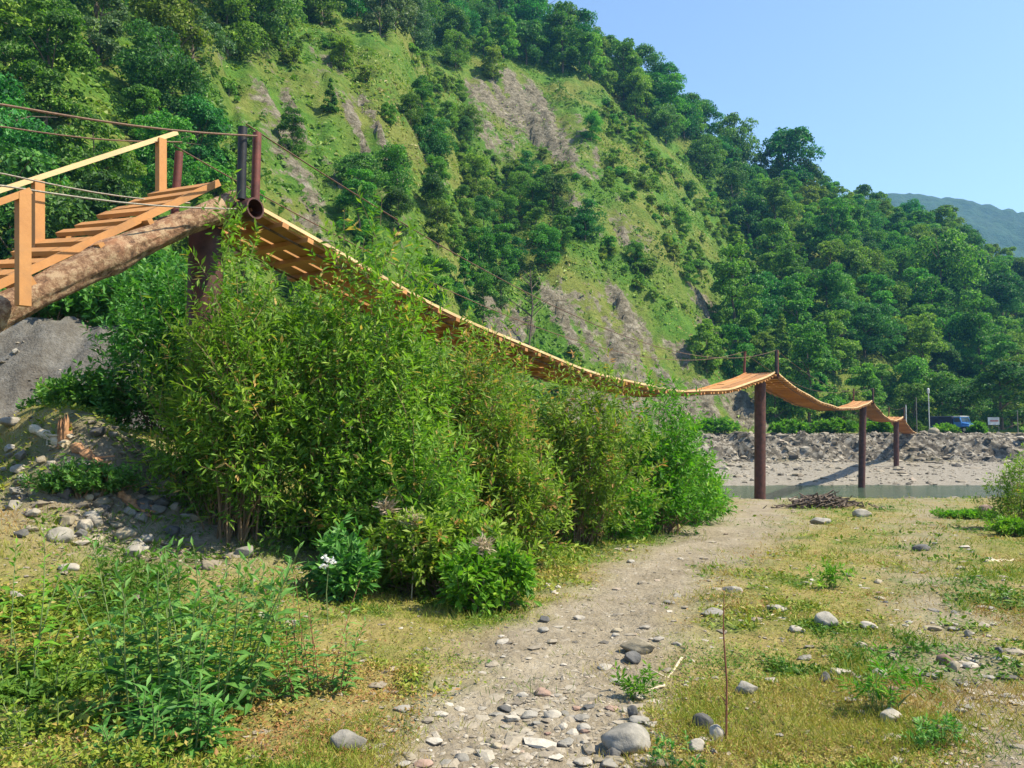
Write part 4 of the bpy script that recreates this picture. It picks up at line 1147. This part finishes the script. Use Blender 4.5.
mk('leafy_herb', 'small green herb between the flat stone and the cracked boulder', (612, 648, 5.0, 668, .12), 18, 18, .042, .015, 'lush', 'greenstem', 2, 27, stemr=.004, cat='plant')
mk('leafy_herb', 'small blue-green herb beside the pair of dark stones', (655, 700, 3.8, 742, .1), 12, 16, .04, .014, 'bluegreen', 'greenstem', 3, 28, stemr=.004, cat='plant')
mk('leafy_herb', 'bright green grass-like tuft among the right foreground stones', (845, 905, 4.7, 662, .15), 22, 18, .07, .012, 'lush', 'greenstem', 3, 29, stemr=.004, cat='plant')
mk('leafy_herb', 'low green herb tuft in the middle of the dry grass', (808, 842, 8.5, 566, .2), 18, 20, .07, .02, 'lush', 'greenstem', 3, 30, stemr=.004, cat='plant')
mk('leafy_herb', 'green leafy herb on the stony right foreground near the pale pointed stone', (895, 950, 4.2, 718, .12), 26, 16, .035, .013, 'bluegreen', 'greenstem', 3, 31, stemr=.004, cat='plant')
mk('leafy_bush', 'low rounded green bush near the water at the right', (938, 990, 19.5, 512, .6), 80, 40, .10, .035, 'lush', 'twig', 4, 40)
mk('leafy_bush', 'taller thin-leaved shrub cut by the right edge of the photo', (992, 1050, 15.5, 455, .5), 90, 44, .09, .025, 'willow_olive', 'twig', 4, 41)
mk('leafy_bush', 'green weeds at the foot of the right edge shrub', (985, 1045, 14.2, 520, .4), 60, 36, .09, .03, 'lush', 'twig', 3, 42)
# green strip on top of the far bank
for k_, (a_, b_, ty_, lb_) in enumerate(((690, 745, 418, 'green bush on the far bank top left of the near bank post'), (770, 815, 420, 'green weeds on the far bank top between the second and third posts'), (812, 855, 419, 'darker green weeds on the far bank top beside the third post'), (866, 895, 421, 'small bush on the far bank top between the last two posts'), (936, 953, 425, 'low bush on the far bank half hiding the truck load bed'), (972, 986, 424, 'low bush on the far bank between the truck and the signboard'))):
    mk('bank_bush', lb_, (a_, b_, 88.5 + k_ * .5, ty_, 1.2), 70, 40, .42, .2, 'lush', 'twig', 4, 50 + k_, stemr=.02)

# pale dry clumps in the thicket
for k_, (px, py, Y, lb_) in enumerate(((412, 522, 7.55, 'pale dry grass plume in the low spreading bush'), (386, 508, 7.9, 'pale dried seed head left of the largest dry plume'), (482, 548, 7.1, 'small pale dry tuft beside the bright green clump'))):
    p = P(px, py, Y); r = empty('dry_plume', (p[0], p[1], float(ground_z(p[0], p[1]))), lb_, 'dry plant')
    z0 = p[2] - r.location.z
    k = 160; d = unit(rng.normal(0, 1, (k, 3)) * np.array([1, .6, .5]) + np.array([.2, 0, .4]))
    V, q, s, t = leaves(rng.normal(0, .03, (k, 3)) + np.array([0, 0, z0]), d, sph(k), rng.uniform(.05, .13, k), .012, rng.uniform(0, 1, k))
    link('seed_head', mesh_np('seed_head', V, q, s, tint=t, mats=[M['dry']]), r)
    mb = MB(); mb.tube([(0, 0, -.03), (.02, 0, z0 * .6), (0, 0, z0)], .006, 5); mb.build('stalk', M['palewood'], r)

# white flower heads on a weed
p = P(329, 561, 6.4); zg = float(ground_z(p[0], p[1]))
r = empty('white_flower', (p[0], p[1], zg), 'weed with a cluster of white blossoms left of the low spreading bush', 'flower')
mb = MB(); mb.tube([(0, 0, -.02), (-.02, .01, (p[2] - zg) * .5), (0, 0, p[2] - zg)], [.005, .004, .002], 5); mb.build('stalk', M['greenstem'], r)
k = 120; d = sph(k); d[:, 2] = abs(d[:, 2])
cc_ = np.array([[rng.uniform(-.05, .05), rng.uniform(-.03, .03), rng.uniform(-.05, .03)] for _ in range(6)])
V, q, s, t = leaves(cc_[rng.integers(0, 6, k)] + rng.normal(0, .008, (k, 3)) + np.array([0, 0, p[2] - zg]), d, sph(k), .026, .016, rng.uniform(0, 1, k))
link('blossoms', mesh_np('blossoms', V, q, s, tint=t, mats=[M['petal']]), r)
# thin reddish stalk
for (px, pb, pt, lb_) in ((726, 742, 592, 'thin straight reddish dead stalk standing in the right foreground'),):
    p = hit(px, pb); h = topz(pt, p[1]) - p[2]
    mb = MB(); mb.tube([(0, 0, -.03), (.01, 0, h * .4), (-.004, 0, h * .75), (.004, 0, h)], [.006, .005, .004, .002], 6)
    for k in range(14):
        z = h * rng.uniform(.15, .95); a = rng.uniform(0, 6.28); l = rng.uniform(.015, .05)
        mb.tube([(0, 0, z), (math.cos(a) * l, math.sin(a) * l, z + l)], [.002, .001], 4)
    o = mb.build('dead_stalk', M['redstem']); o.location = p; tag(o, lb_, 'dead plant')

# ------------------------------------------------------------------ ground cover
def scatter(n, ymin, ymax, amin=-44, amax=44):
    # even in the picture: density falls with distance
    y = 1 / rng.uniform(1 / ymax, 1 / ymin, n); a = np.tan(np.radians(rng.uniform(amin, amax, n)))
    return a * y, y
x, y = scatter(420000, 2.4, 36)
z = ground_z(x, y); pmv = path_mask(x, y, z); lmv = lush_mask(x, y, z)
rubv = np.exp(-(((x + 4.2) / 2.0) ** 2 + ((y - 8.4) / 1.4) ** 2))
cov = fbm(x * 1.1, y * 1.1, 101, 4)
pr = np.clip((1 - pmv * 1.15) * (.22 + sm(cov, .38, .62) * .75) + lmv * .35 * (1 - pmv), 0, 1) * (1 - rubv * .9) * (1 - sm(y, 11.8, 13) * sm(-x - .12 * y, 2.4, 3.6))
kp = rng.uniform(size=len(x)) < pr
x, y, z, lmv = x[kp], y[kp], z[kp], lmv[kp]; k = len(x)
dist = np.sqrt(x * x + y * y)
patch = fbm(x * .7, y * .7, 103, 4)
tn = np.clip(.52 + (patch - .5) * 2.0 - lmv * .42 + rng.normal(0, .2, k), 0, 1)
d = unit(rng.normal(0, 1, (k, 3)) * np.array([1, 1, .25]) + np.array([0, 0, .55]))
tall = .6 + .7 * lmv
wl = (1 - sm(x / y, -.42, -.12)) * sm(14 - y, 0, 4)
tall = tall * (1 + .35 * wl)
tn = np.clip(tn + .02 * wl, 0, 1)
L = rng.uniform(.02, .055, k) * (.55 + dist * .075) * tall
W = L * rng.uniform(.25, .55, k)
hgt = rng.uniform(.0, .035, k) * tall * (1 + .5 * wl * fbm(x * 2, y * 2, 5, 3))
V, q, s, t = leaves(np.stack([x, y, z + hgt], 1), d, unit(rng.normal(0, .5, (k, 3)) + np.array([0, 0, 1.0])), L, W, tn)
print('ground leaves', k)
tag(link('ground_cover', mesh_np('ground_cover', V, q, s, tint=t, mats=[M['ground_leaf']])), 'patchy dry grass and small green weeds on the ground', 'ground cover', kind='stuff')

x, y = scatter(260000, 2.4, 34)
z = ground_z(x, y); pmv = path_mask(x, y, z); lmv = lush_mask(x, y, z)
cv = fbm(x * 1.6, y * 1.6, 121, 4)
kp = rng.uniform(size=len(x)) < np.clip((1 - pmv * .93) * (.12 + 1.1 * sm(cv, .40, .62)) * (1 - sm(y, 11.8, 13) * sm(-x - .12 * y, 2.4, 3.6)), 0, 1)
x, y, z, lmv, cv = x[kp], y[kp], z[kp], lmv[kp], cv[kp]; k = len(x); dist = np.hypot(x, y)
d = unit(rng.normal(0, .55, (k, 3)) * np.array([1, 1, .2]) + np.array([0, 0, .75]))
L = rng.uniform(.025, .07, k) * (.75 + .035 * dist) * (1 + .8 * lmv) * (.7 + .9 * sm(cv, .45, .7))
V, q, s_, t = leaves(np.stack([x, y, z - .004], 1), d, unit(rng.normal(0, 1, (k, 3)) * np.array([1, 1, .2])), L, .0032 * (.6 + .16 * dist), np.clip(.62 - .5 * lmv + (fbm(x * .8, y * .8, 123, 3) - .5) * 1.5 + rng.normal(0, .12, k), 0, .93))
tag(link('dry_grass', mesh_np('dry_grass', V, q, s_, tint=t, mats=[M['ground_leaf']])), 'fine straw-coloured and green grass blades beside the track', 'grass', kind='stuff')

# ------------------------------------------------------------------ stones
ICO_V = None
def ico(sub):
    import bmesh
    bm = bmesh.new(); bmesh.ops.create_icosphere(bm, subdivisions=sub, radius=1)
    v = np.array([x_.co[:] for x_ in bm.verts]); f = np.array([[y_.index for y_ in f_.verts] for f_ in bm.faces]); bm.free()
    return v, f
I1 = ico(1); I3 = ico(4)
def gravel(name, label, x, y, z, r, flat, mt, tint):
    n = len(x); v, f = I1; nv = len(v)
    jit = 1 + rng.uniform(-.45, .4, (n, nv, 1))
    a = rng.uniform(0, 6.28, n); ca, sa = np.cos(a), np.sin(a)
    sx = rng.uniform(.7, 1.4, n)
    B = v[None] * jit
    X_ = B[..., 0] * sx[:, None]; Y_ = B[..., 1]; Z_ = B[..., 2] * flat[:, None]
    Vv = np.stack([(X_ * ca[:, None] - Y_ * sa[:, None]) * r[:, None] + x[:, None], (X_ * sa[:, None] + Y_ * ca[:, None]) * r[:, None] + y[:, None], Z_ * r[:, None] + z[:, None]], -1).reshape(-1, 3)
    Ff = (f[None] + (np.arange(n) * nv)[:, None, None]).reshape(-1)
    me = mesh_np(name, Vv, Ff, np.full(n * len(f), 3), tint=np.repeat(tint, nv), mats=[mt], smooth=False)
    return tag(link(name, me), label, 'gravel', kind='stuff')
def gravel_mat():
    m, nt, bs, out = mat('mixed_gravel')
    co = objco(nt)
    c = ramp(nt, attr(nt, 'tint'), [(0, (0.09, 0.08, 0.07)), (.25, (0.18, 0.15, 0.115)), (.6, (0.28, 0.24, 0.185)), (.85, (0.36, 0.32, 0.265)), (.95, (0.30, 0.21, 0.155)), (1, (0.44, 0.40, 0.34))])
    n = noise(nt, 30, 4, .7, co)
    nt.links.new(mixc(nt, .5, c, mixc(nt, 1.0, c, ramp(nt, n, [(.3, (.5, .5, .5)), (.7, (1.3, 1.3, 1.3))]), 'MULTIPLY')), bs.inputs['Base Color'])
    bs.inputs['Roughness'].default_value = .9
    bump(nt, n, .6, .01, bs)
    return m
GM = gravel_mat()
x, y = scatter(52000, 2.5, 40)
z = ground_z(x, y); pmv = path_mask(x, y, z)
ppx, ppy = proj(x, y, z)
stony = np.exp(-(((ppx - 555) / 110) ** 2 + ((ppy - 735) / 50) ** 2)) + .6 * np.exp(-(((ppx - 960) / 60) ** 2 + ((ppy - 690) / 60) ** 2))
rubv = np.exp(-(((x + 4.2) / 2.0) ** 2 + ((y - 8.4) / 1.4) ** 2))
cutv = sm(y, 11.8, 13) * sm(-x - .12 * y, 2.4, 3.6) * (1 - sm(y, 16.5, 18))
rubv = np.maximum(rubv, .7 * cutv)
kp = rng.uniform(size=len(x)) < np.clip(.24 + pmv * .24 + stony * .8 + rubv * 1.2, 0, 1) * (.35 + fbm(x * 2, y * 2, 111, 3))
x, y, z, st_, rb_ = x[kp], y[kp], z[kp], stony[kp], rubv[kp]; n = len(x)
dist = np.sqrt(x * x + y * y)
r = (.005 + .008 * rng.pareto(2.6, n)).clip(.004, .05) * (.7 + .07 * dist) * (1 + .7 * st_ + .9 * rb_)
print('gravel', n)
gravel('gravel', 'loose grey and tan gravel along the dirt track', x, y, z + r * .02, r, rng.uniform(.18, .5, n), GM, np.clip(rng.normal(.52, .24, n), 0, 1))
# beach cobbles and bank rubble
n = 14000
x = rng.uniform(-4, 75, n); y = np.concatenate([rng.uniform(33, 43, n // 4), rng.uniform(56, 82, n // 4), rng.uniform(79.5, 89, n - 2 * (n // 4))])
z = ground_z(x, y); kp = (z > -2.1)
x, y, z = x[kp], y[kp], z[kp]; n = len(x)
r = (.05 + .07 * rng.pareto(2.2, n)).clip(.04, .5)
gravel('river_cobbles', 'pale river cobbles and rubble along both shores and the far bank', x, y, z, r, rng.uniform(.4, .8, n), GM, np.clip(rng.normal(.42, .22, n), 0, 1))

def stone(px, py, wpx, hpx, mt, label, group=None, seed=None, ang=.6, sink=.3, deep=.8, name='stone', rot=None):
    global rng
    keep = rng; rng = np.random.default_rng(seed if seed is not None else int(px * 7 + py))
    p = hit(px, py + hpx * .35); Y = p[1]
    rx = wpx / 2 / F * Y; rz = max(.35 * rx, hpx / 2 / F * Y * 1.15)
    v, f = I3
    # chip the sphere with random planes, then roughen it
    B = v.copy()
    for k in range(20):
        nrm = unit(rng.normal(size=3)); dcut = rng.uniform(.5, .9)
        t = B @ nrm - dcut; B = B - np.outer(np.maximum(t, 0) * ang, nrm)
    nz = fbm(v[:, 0] * 1.6 + 7 * rng.uniform(), v[:, 1] * 1.6 + v[:, 2] * 1.3, int(px), 4) - .5
    B = B * (1 + .28 * nz)[:, None]
    B = B * np.array([rx, rx * deep, rz])
    a = rng.uniform(-.35, .35) if rot is None else rot
    ca, sa = math.cos(a), math.sin(a)
    B = np.stack([B[:, 0] * ca - B[:, 1] * sa, B[:, 0] * sa + B[:, 1] * ca, B[:, 2]], 1)
    me = mesh_np(name, B, f.ravel(), np.full(len(f), 3), smooth=True, mats=[M[mt]])
    o = link(name, me, None, (p[0], p[1], p[2] + rz * (1 - 2 * sink)))
    tag(o, label, 'stone', group)
    rng = keep
    return o
BIG = [
 (347, 740, 38, 26, 'stone', 'rounded grey stone lying alone near the bottom edge left of the track', {}),
 (627, 737, 54, 34, 'stone', 'cracked olive-grey boulder at the bottom of the track', dict(deep=.9)),
 (613, 752, 18, 14, 'stone_dark', 'small dark stone against the foot of the cracked boulder', {}),
 (632, 714, 12, 14, 'stone_dark', 'small dark upright stone on top edge of the cracked boulder', dict(sink=.1)),
 (637, 645, 38, 18, 'stone_tan', 'flat-topped tan stone beside the track above the small green herb', {}),
 (632, 657, 22, 13, 'stone_dark', 'dark broken stone below the flat-topped tan stone', {}),
 (704, 722, 26, 22, 'stone_dark', 'dark blue-grey stone of the pair by the thin dead stalk', {}),
 (717, 733, 20, 20, 'stone_pale', 'pale stone leaning on the dark blue-grey one', {}),
 (697, 744, 20, 16, 'stone_pale', 'smooth pinkish pale stone in front of the dark blue-grey one', {}),
 (826, 621, 26, 17, 'stone', 'round-backed grey stone in the middle of the dry grass', dict(sink=.25)),
 (869, 625, 20, 8, 'stone_pale', 'flat pale stone right of the round-backed grey stone', {}),
 (797, 629, 18, 8, 'stone_pale', 'low pale pink stone left of the round-backed grey stone', {}),
 (746, 688, 24, 14, 'stone', 'light grey stone right of the thin dead stalk', {}),
 (880, 675, 22, 16, 'stone', 'blue-grey pitted stone beside the bright grass-like tuft', {}),
 (890, 716, 28, 16, 'stone_pale', 'pale pointed stone in the right foreground', dict(ang=.9)),
 (838, 672, 28, 14, 'stone_pale', 'broken pale rock pile left of the blue-grey pitted stone', dict(ang=.95)),
 (826, 678, 14, 14, 'stone_dark', 'dark stone at the left end of the broken pale rock', {}),
 (945, 659, 17, 11, 'stone_rose', 'reddish brown stone on the right track', {}),
 (954, 666, 15, 12, 'stone_tan', 'tan round stone touching the reddish brown one', {}),
 (969, 634, 9, 9, 'stone_pale', 'small pale upright stone on the right track edge', {}),
 (998, 650, 10, 10, 'stone_dark', 'small dark stone at the right edge of the track', {}),
 (733, 589, 28, 7, 'stone_pale', 'flat white slab-like stone where the track bends', dict(ang=.95)),
 (778, 608, 24, 8, 'stone_pale', 'pale flat stone lying below the white slab-like one', {}),
 (712, 612, 26, 8, 'stone', 'flat grey stone left of the track bend', {}),
 (544, 619, 15, 8, 'stone_dark', 'blackish block-shaped stone on the left side of the track', dict(ang=.95)),
 (822, 521, 24, 9, 'stone', 'grey stone with dark edge in front of the driftwood', {}),
 (862, 513, 20, 12, 'stone_pale', 'pale boulder beside the driftwood at the shore', {}),
 (920, 547, 19, 9, 'stone_dark', 'dark grey stone on the right track near the water', {}),
 (987, 508, 16, 8, 'stone_rose', 'brownish stone at the shore by the right edge shrub', {}),
 (171, 485, 36, 24, 'stone_tan', 'smooth tan boulder among the rubble on the left mound', {}),
 (203, 478, 16, 16, 'stone_pale', 'pale round stone right of the smooth tan boulder', {}),
 (60, 535, 28, 18, 'stone', 'grey flat stone in the shaded hollow at the left', {}),
 (95, 520, 18, 14, 'stone_pale', 'pale stone in the shade of the grassy hump', {}),
 (68, 567, 22, 10, 'stone_pale', 'sunlit pale stone at the edge of the shaded hollow', {}),
 (290, 623, 22, 9, 'stone_pale', 'flat pinkish stone behind the slender weed', {}),
 (287, 516, 20, 16, 'stone', 'round grey stone in the shade under the tall willow', {}),
 (12, 421, 34, 8, 'stone_pale', 'long pale rock on top of the left mound', {}),
 (933, 431, 12, 8, 'stone_tan', 'yellowish boulder on the far bank beside the white post', {}),
 (15, 596, 22, 12, 'stone', 'whitish grey stone among the weeds at the left edge', {}),
]
for (px, py, a_, b_, mt, lb_, kw) in BIG: stone(px, py, a_, b_, mt, lb_, **kw)
# lesser stones
g3 = np.random.default_rng(5)
for k in range(180):
    while True:
        px = g3.uniform(380, 1020); py = g3.uniform(530, 765)
        if px > 500 or py > 690: break
    if k < 45: px = g3.normal(560, 60); py = g3.uniform(690, 764)
    elif k < 80: px = g3.normal(950, 40); py = g3.uniform(610, 730)
    wq = g3.uniform(5, 17) * (.45 + (py - 480) / 300)
    mt = ['stone', 'stone_pale', 'stone_tan', 'stone_dark', 'stone_rose'][int(g3.choice(5, p=[.38, .3, .18, .09, .05]))]
    wd = {'stone': 'small grey', 'stone_pale': 'small pale', 'stone_tan': 'small tan', 'stone_dark': 'small dark', 'stone_rose': 'small reddish'}[mt]
    stone(px, py, wq, wq * g3.uniform(.22, .45), mt, wd + ' flat stone scattered on the track and dry grass', wd + ' stones scattered on the track', seed=1000 + k, ang=g3.uniform(.6, .95), sink=.35)
for k in range(70):
    px = g3.normal(130, 66); py = g3.normal(500, 28)
    if px < 4: px = 4 - px + 4
    mt = ['stone', 'stone_pale', 'stone_tan', 'stone_dark'][int(g3.choice(4, p=[.4, .2, .25, .15]))]
    wd = {'stone': 'grey', 'stone_pale': 'pale', 'stone_tan': 'tan', 'stone_dark': 'dark'}[mt]
    wq = g3.uniform(9, 24)
    stone(px, py, wq, wq * g3.uniform(.5, .8), mt, wd + ' rubble stone on the slope of the left mound', wd + ' rubble stones on the left mound', seed=2000 + k, ang=.9, name='rubble_stone')

# ------------------------------------------------------------------ dead wood
def stick(pxs, r0, mt, label, name='stick', lift=.01, twigs=0):
    pts = []
    for (px, py) in pxs:
        p = hit(px, py); p[2] += lift; pts.append(p)
    o0 = pts[0].copy(); pts = np.array(pts) - o0
    pts = np.array([[np.interp(t, np.linspace(0, 1, len(pts)), pts[:, c_]) for c_ in range(3)] for t in np.linspace(0, 1, 9)]) + rng.normal(0, r0 * .4, (9, 3))
    mb = MB(); mb.tube(pts, np.linspace(r0, r0 * .45, 9), 7, True, .08)
    for k in range(twigs):
        i = int(rng.integers(2, 8)); d_ = rng.normal(0, 1, 3) * np.array([1, 1, .4]); d_[2] = abs(d_[2])
        mb.tube([pts[i], pts[i] + d_ * r0 * 8], [r0 * .5, r0 * .2], 5)
    o = mb.build(name, M[mt], None, True); o.location = o0
    return tag(o, label, 'stick')
stick([(-6, 752), (50, 744), (116, 737)], .013, 'palewood', 'long pale bent stick across the bottom left corner', twigs=1)
stick([(10, 716), (60, 714)], .012, 'deadwood', 'brown short branch in the weeds above the long pale stick', twigs=1)
stick([(682, 658), (664, 688), (645, 694)], .011, 'palewood', 'bleached crooked twig between the small green herb and the dead stalk', twigs=2)
stick([(775, 615), (745, 626)], .010, 'palewood', 'thin pale twig beside the flat stones at the track bend')
stick([(915, 722), (960, 738)], .016, 'deadwood', 'grey weathered stick near the pale pointed stone')
stick([(985, 562), (1018, 561)], .03, 'palewood', 'pale driftwood stick at the right edge of the dry grass')
stick([(478, 570), (505, 598)], .012, 'palewood', 'pale dead branch leaning out of the low spreading bush', lift=.1)
stick([(502, 552), (520, 580)], .010, 'palewood', 'thin dry stem beside the bright green clump', lift=.12)
# rotten log pieces on the mound
def rotten(px0, py0, px1, py1, r0, mt, label):
    a_ = hit(px0, py0); b_ = hit(px1, py1); a_[2] += r0 * .7; b_[2] += r0 * .7
    n = 12; pts = [(b_ - a_) * t for t in np.linspace(0, 1, n)]
    mb = MB(); mb.tube(pts, [r0 * (1 + .18 * math.sin(k * 1.7)) for k in range(n)], 10, True, .09)
    d_ = unit(b_ - a_)
    for k in range(18):
        t = rng.uniform(.55, 1.0); q0 = (b_ - a_) * t + rng.normal(0, r0 * .5, 3)
        mb.bar(q0, q0 + (d_ + rng.normal(0, .3, 3)) * rng.uniform(.08, .22), rng.uniform(.01, .03), rng.uniform(.01, .02))
    o = mb.build('rotten_log', M[mt], None, False); o.location = a_; tag(o, label, 'log')
rotten(33, 432, 66, 448, .05, 'palewood', 'pale broken log on the crest of the left mound')
rotten(74, 450, 104, 471, .055, 'splinter', 'orange rotten log crumbling down the left mound')
rotten(120, 496, 136, 510, .04, 'splinter', 'short orange rotten wood piece at the end of the shaded hump')
# splintered stump
p = hit(65, 440); h = topz(412, p[1]) - p[2]
r = empty('splintered_stump', p, 'splintered orange tree stump on the left mound', 'stump')
mb = MB(); mb.tube([(0, 0, -.1), (0, 0, h * .35)], [.085, .07], 10, True, .05); mb.build('stump_base', M['splinter'], r)
mb = MB()
for k in range(22):
    a = rng.uniform(0, 6.28); q_ = rng.uniform(.02, .068); hh = h * rng.uniform(.45, 1.1)
    mb.tube([(math.cos(a) * q_, math.sin(a) * q_, 0), (math.cos(a) * q_ * 1.1, math.sin(a) * q_ * 1.1, hh * .7), (math.cos(a) * q_, math.sin(a) * q_, hh)], [.022, .016, .002], 4)
mb.build('splinters', M['splinter'], r)
# driftwood heap at the shore
p = hit(822, 507); r = empty('driftwood_heap', p, 'tangled brown driftwood heap at the near shore below the third post', 'driftwood')
mb = MB(); s_ = p[1] / F
for k in range(150):
    c_ = np.array([rng.normal(0, 20), rng.normal(0, 9), 0]) * s_; c_[2] = rng.uniform(0, .35) * math.exp(-(c_[0] / (30 * s_)) ** 2)
    a = rng.normal(0, .9); l = rng.uniform(.25, .9); d_ = np.array([math.cos(a), math.sin(a), rng.normal(0, .3)])
    mb.tube([c_ - d_ * l * .5, c_ + rng.normal(0, .05, 3), c_ + d_ * l * .5], [rng.uniform(.012, .04), .022, .01], 5)
mb.build('branches', M['deadwood'], r)
mb = MB(); mb.tube([(-28 * s_, 0, .1), (0, .1, .22), (24 * s_, 0, .1)], [.12, .14, .09], 9, True, .08); mb.build('main_trunk', M['deadwood'], r)

# ------------------------------------------------------------------ far bank: truck, posts, signboard
M['truck_blue'] = simple('faded_blue_truck_paint', (0.03, 0.15, 0.42), .45, 2, .2, .002)
M['truck_shaded'] = simple('blue_truck_body_in_shade', (0.012, 0.02, 0.05), .85, 3, .3, .01)  # shade on the cargo body, put into its blue-black colour
M['truck_white'] = simple('white_paint', (0.55, 0.55, 0.54), .6, 2, .15, .002)
M['rubber'] = simple('tyre_rubber', (0.02, 0.02, 0.02), .9, 10, .3, .004)
M['chrome'] = simple('dull_metal', (0.45, 0.46, 0.48), .35, 5, .15, .002, .6)
m, nt, bs, out = mat('truck_glass'); bs.inputs['Base Color'].default_value = (0.03, 0.05, 0.06, 1); bs.inputs['Roughness'].default_value = .08; M['glass'] = m
TY = 94.0
p = P(956, 434, TY); zt = float(ground_z(p[0], p[1]))
tr = empty('blue_truck', (p[0], p[1], zt), 'blue truck with white cab roof parked under dark trees on the far bank', 'truck')
tr.scale = (.88, .88, .88); tr.rotation_euler = (0, 0, R(-66))       # nose to the right and towards the river
E = np.eye(3)
def bev(mb, name, mt, parent, wdt=.05):
    o = mb.build(name, M[mt], parent); md_ = o.modifiers.new('bevel', 'BEVEL'); md_.width = wdt; md_.segments = 2; return o
cab = MB()
# side profile of the cab extruded across
prof = [(.35, .75), (1.55, .75), (1.55, 1.45), (1.30, 2.18), (.42, 2.18), (.35, 1.6)]
V = [(x_, s_ * .95, z_) for s_ in (-1, 1) for (x_, z_) in prof]; n = len(prof)
cab.add(V, [tuple(range(n)), tuple(range(2 * n - 1, n - 1, -1))] + [(k, n + k, n + (k + 1) % n, (k + 1) % n) for k in range(n)])
cb_ = bev(cab, 'cab', 'truck_blue', tr)
rf = MB(); rf.box((.86, 0, 2.25), *E, .5, .93, .065); bev(rf, 'cab_roof', 'truck_white', tr)
hd = MB(); V = [(1.55, y_, z_) for (y_, z_) in ((-.82, .75), (.82, .75), (.82, 1.4), (-.82, 1.4))] + [(2.45, y_, z_) for (y_, z_) in ((-.72, .72), (.72, .72), (.72, 1.22), (-.72, 1.22))]
hd.add(V, [(0, 1, 2, 3)[::-1], (4, 5, 6, 7), (0, 1, 5, 4), (1, 2, 6, 5), (2, 3, 7, 6), (3, 0, 4, 7)]); bev(hd, 'hood', 'truck_blue', tr)
g_ = MB(); g_.box((2.47, 0, .95), *E, .015, .45, .2); g_.build('grille', M['chrome'], tr)
bm_ = MB(); bm_.box((2.55, 0, .6), *E, .06, .95, .1); bev(bm_, 'bumper', 'chrome', tr, .02)
for s_ in (-1, 1):
    hl = MB(); hl.tube([(2.44, s_ * .58, 1.0), (2.50, s_ * .58, 1.0)], .12, 14); hl.build('headlight', M['truck_white'], tr)
    sw = MB(); sw.add([(.5, s_ * .957, 1.5), (1.42, s_ * .957, 1.5), (1.22, s_ * .957, 2.05), (.5, s_ * .957, 2.05)], [(0, 1, 2, 3) if s_ < 0 else (3, 2, 1, 0)]); sw.build('side_window', M['glass'], tr)
    fd = MB(); fd.box((1.98, s_ * .88, .92), *E, .52, .14, .1); bev(fd, 'mudguard', 'truck_blue', tr, .06)
ws = MB(); ws.add([(1.545 + .012, -.8, 1.52), (1.545 + .012, .8, 1.52), (1.325 + .012, .78, 2.1), (1.325 + .012, -.78, 2.1)], [(0, 1, 2, 3)]); ws.build('windscreen', M['glass'], tr)
bx_ = MB(); bx_.box((-1.45, 0, 1.6), *E, 1.7, 1.08, .72); bev(bx_, 'cargo_cover', 'truck_shaded', tr, .12)
bs_ = MB(); bs_.box((-1.45, 0, .86), *E, 1.72, 1.1, .06); bs_.build('load_bed', M['truck_blue'], tr)
ch = MB(); ch.box((-.3, 0, .66), *E, 2.7, .4, .1); ch.build('chassis', M['rubber'], tr)
for x_ in (1.95, -2.1):
    for s_ in (-1, 1):
        wl = MB(); wl.tube([(x_, s_ * .66, .45), (x_, s_ * .7, .45), (x_, s_ * .92, .45), (x_, s_ * .96, .45)], [.40, .45, .45, .40], 20); wo_ = wl.build('wheel', M['rubber'], tr, False)
        rm_ = MB(); rm_.tube([(x_, s_ * .93, .45), (x_, s_ * .975, .45)], .22, 14); rm_.build('rim', M['chrome'], wo_)
# posts
for (px, pt, pb, Y, rr_, mt, lb_) in ((929.5, 393, 428, 92.5, .055, 'truck_white', 'tall thin white lamp post on the far bank beside the yellowish boulder'), (917, 398, 430, 91, .05, 'wire_grey', 'thin grey post between the bridge end and the white lamp post'),
                                  (906.5, 405, 430, 90, .06, 'truck_white', 'short pale post right at the far bridge end'), (1018, 411, 432, 91, .05, 'wire_grey', 'thin post on the far bank at the right edge of the photo')):
    a_ = P(px, pb, Y); zg = float(ground_z(a_[0], a_[1])); h = P(px, pt, Y)[2] - zg
    r = empty('bank_post', (a_[0], a_[1], zg), lb_, 'post')
    mb = MB(); mb.tube([(0, 0, -.2), (0, 0, h * .5), (.02, 0, h)], rr_, 8); mb.build('shaft', M[mt], r)
    if px == 929.5:
        mb = MB(); mb.tube([(0, 0, h - .1), (0, 0, h), (0, 0, h + .45), (0, 0, h + .6)], [.07, .13, .15, .05], 10); mb.build('lamp_head', M['truck_white'], r)
    else:
        mb = MB(); mb.box((0, 0, h + .02), *E, rr_ * 1.4, rr_ * 1.4, .03); mb.build('cap', M['wire_grey'], r)
# signboard
a_ = P(994, 431, 93); zg = float(ground_z(a_[0], a_[1])); zc = P(994, 421, 93)[2] - zg
r = empty('signboard', (a_[0], a_[1], zg), 'small white signboard with faded red band under the low wide tree', 'sign')
mb = MB(); mb.box((0, 0, zc), *E, .68, .03, .45); mb.build('board', M['truck_white'], r)
M['faded_red'] = simple('faded_red_paint', (0.42, 0.16, 0.14), .7, 6, .3, .002)
mb = MB(); mb.box((.05, -.034, zc + .02), *E, .5, .006, .1); mb.build('red_band', M['faded_red'], r)
for s_ in (-1, 1):
    mb = MB(); mb.tube([(s_ * .6, .05, -.2), (s_ * .6, .05, zc + .45)], .035, 8); mb.build('post', M['wire_grey'], r)
print('objects', len(bpy.data.objects))
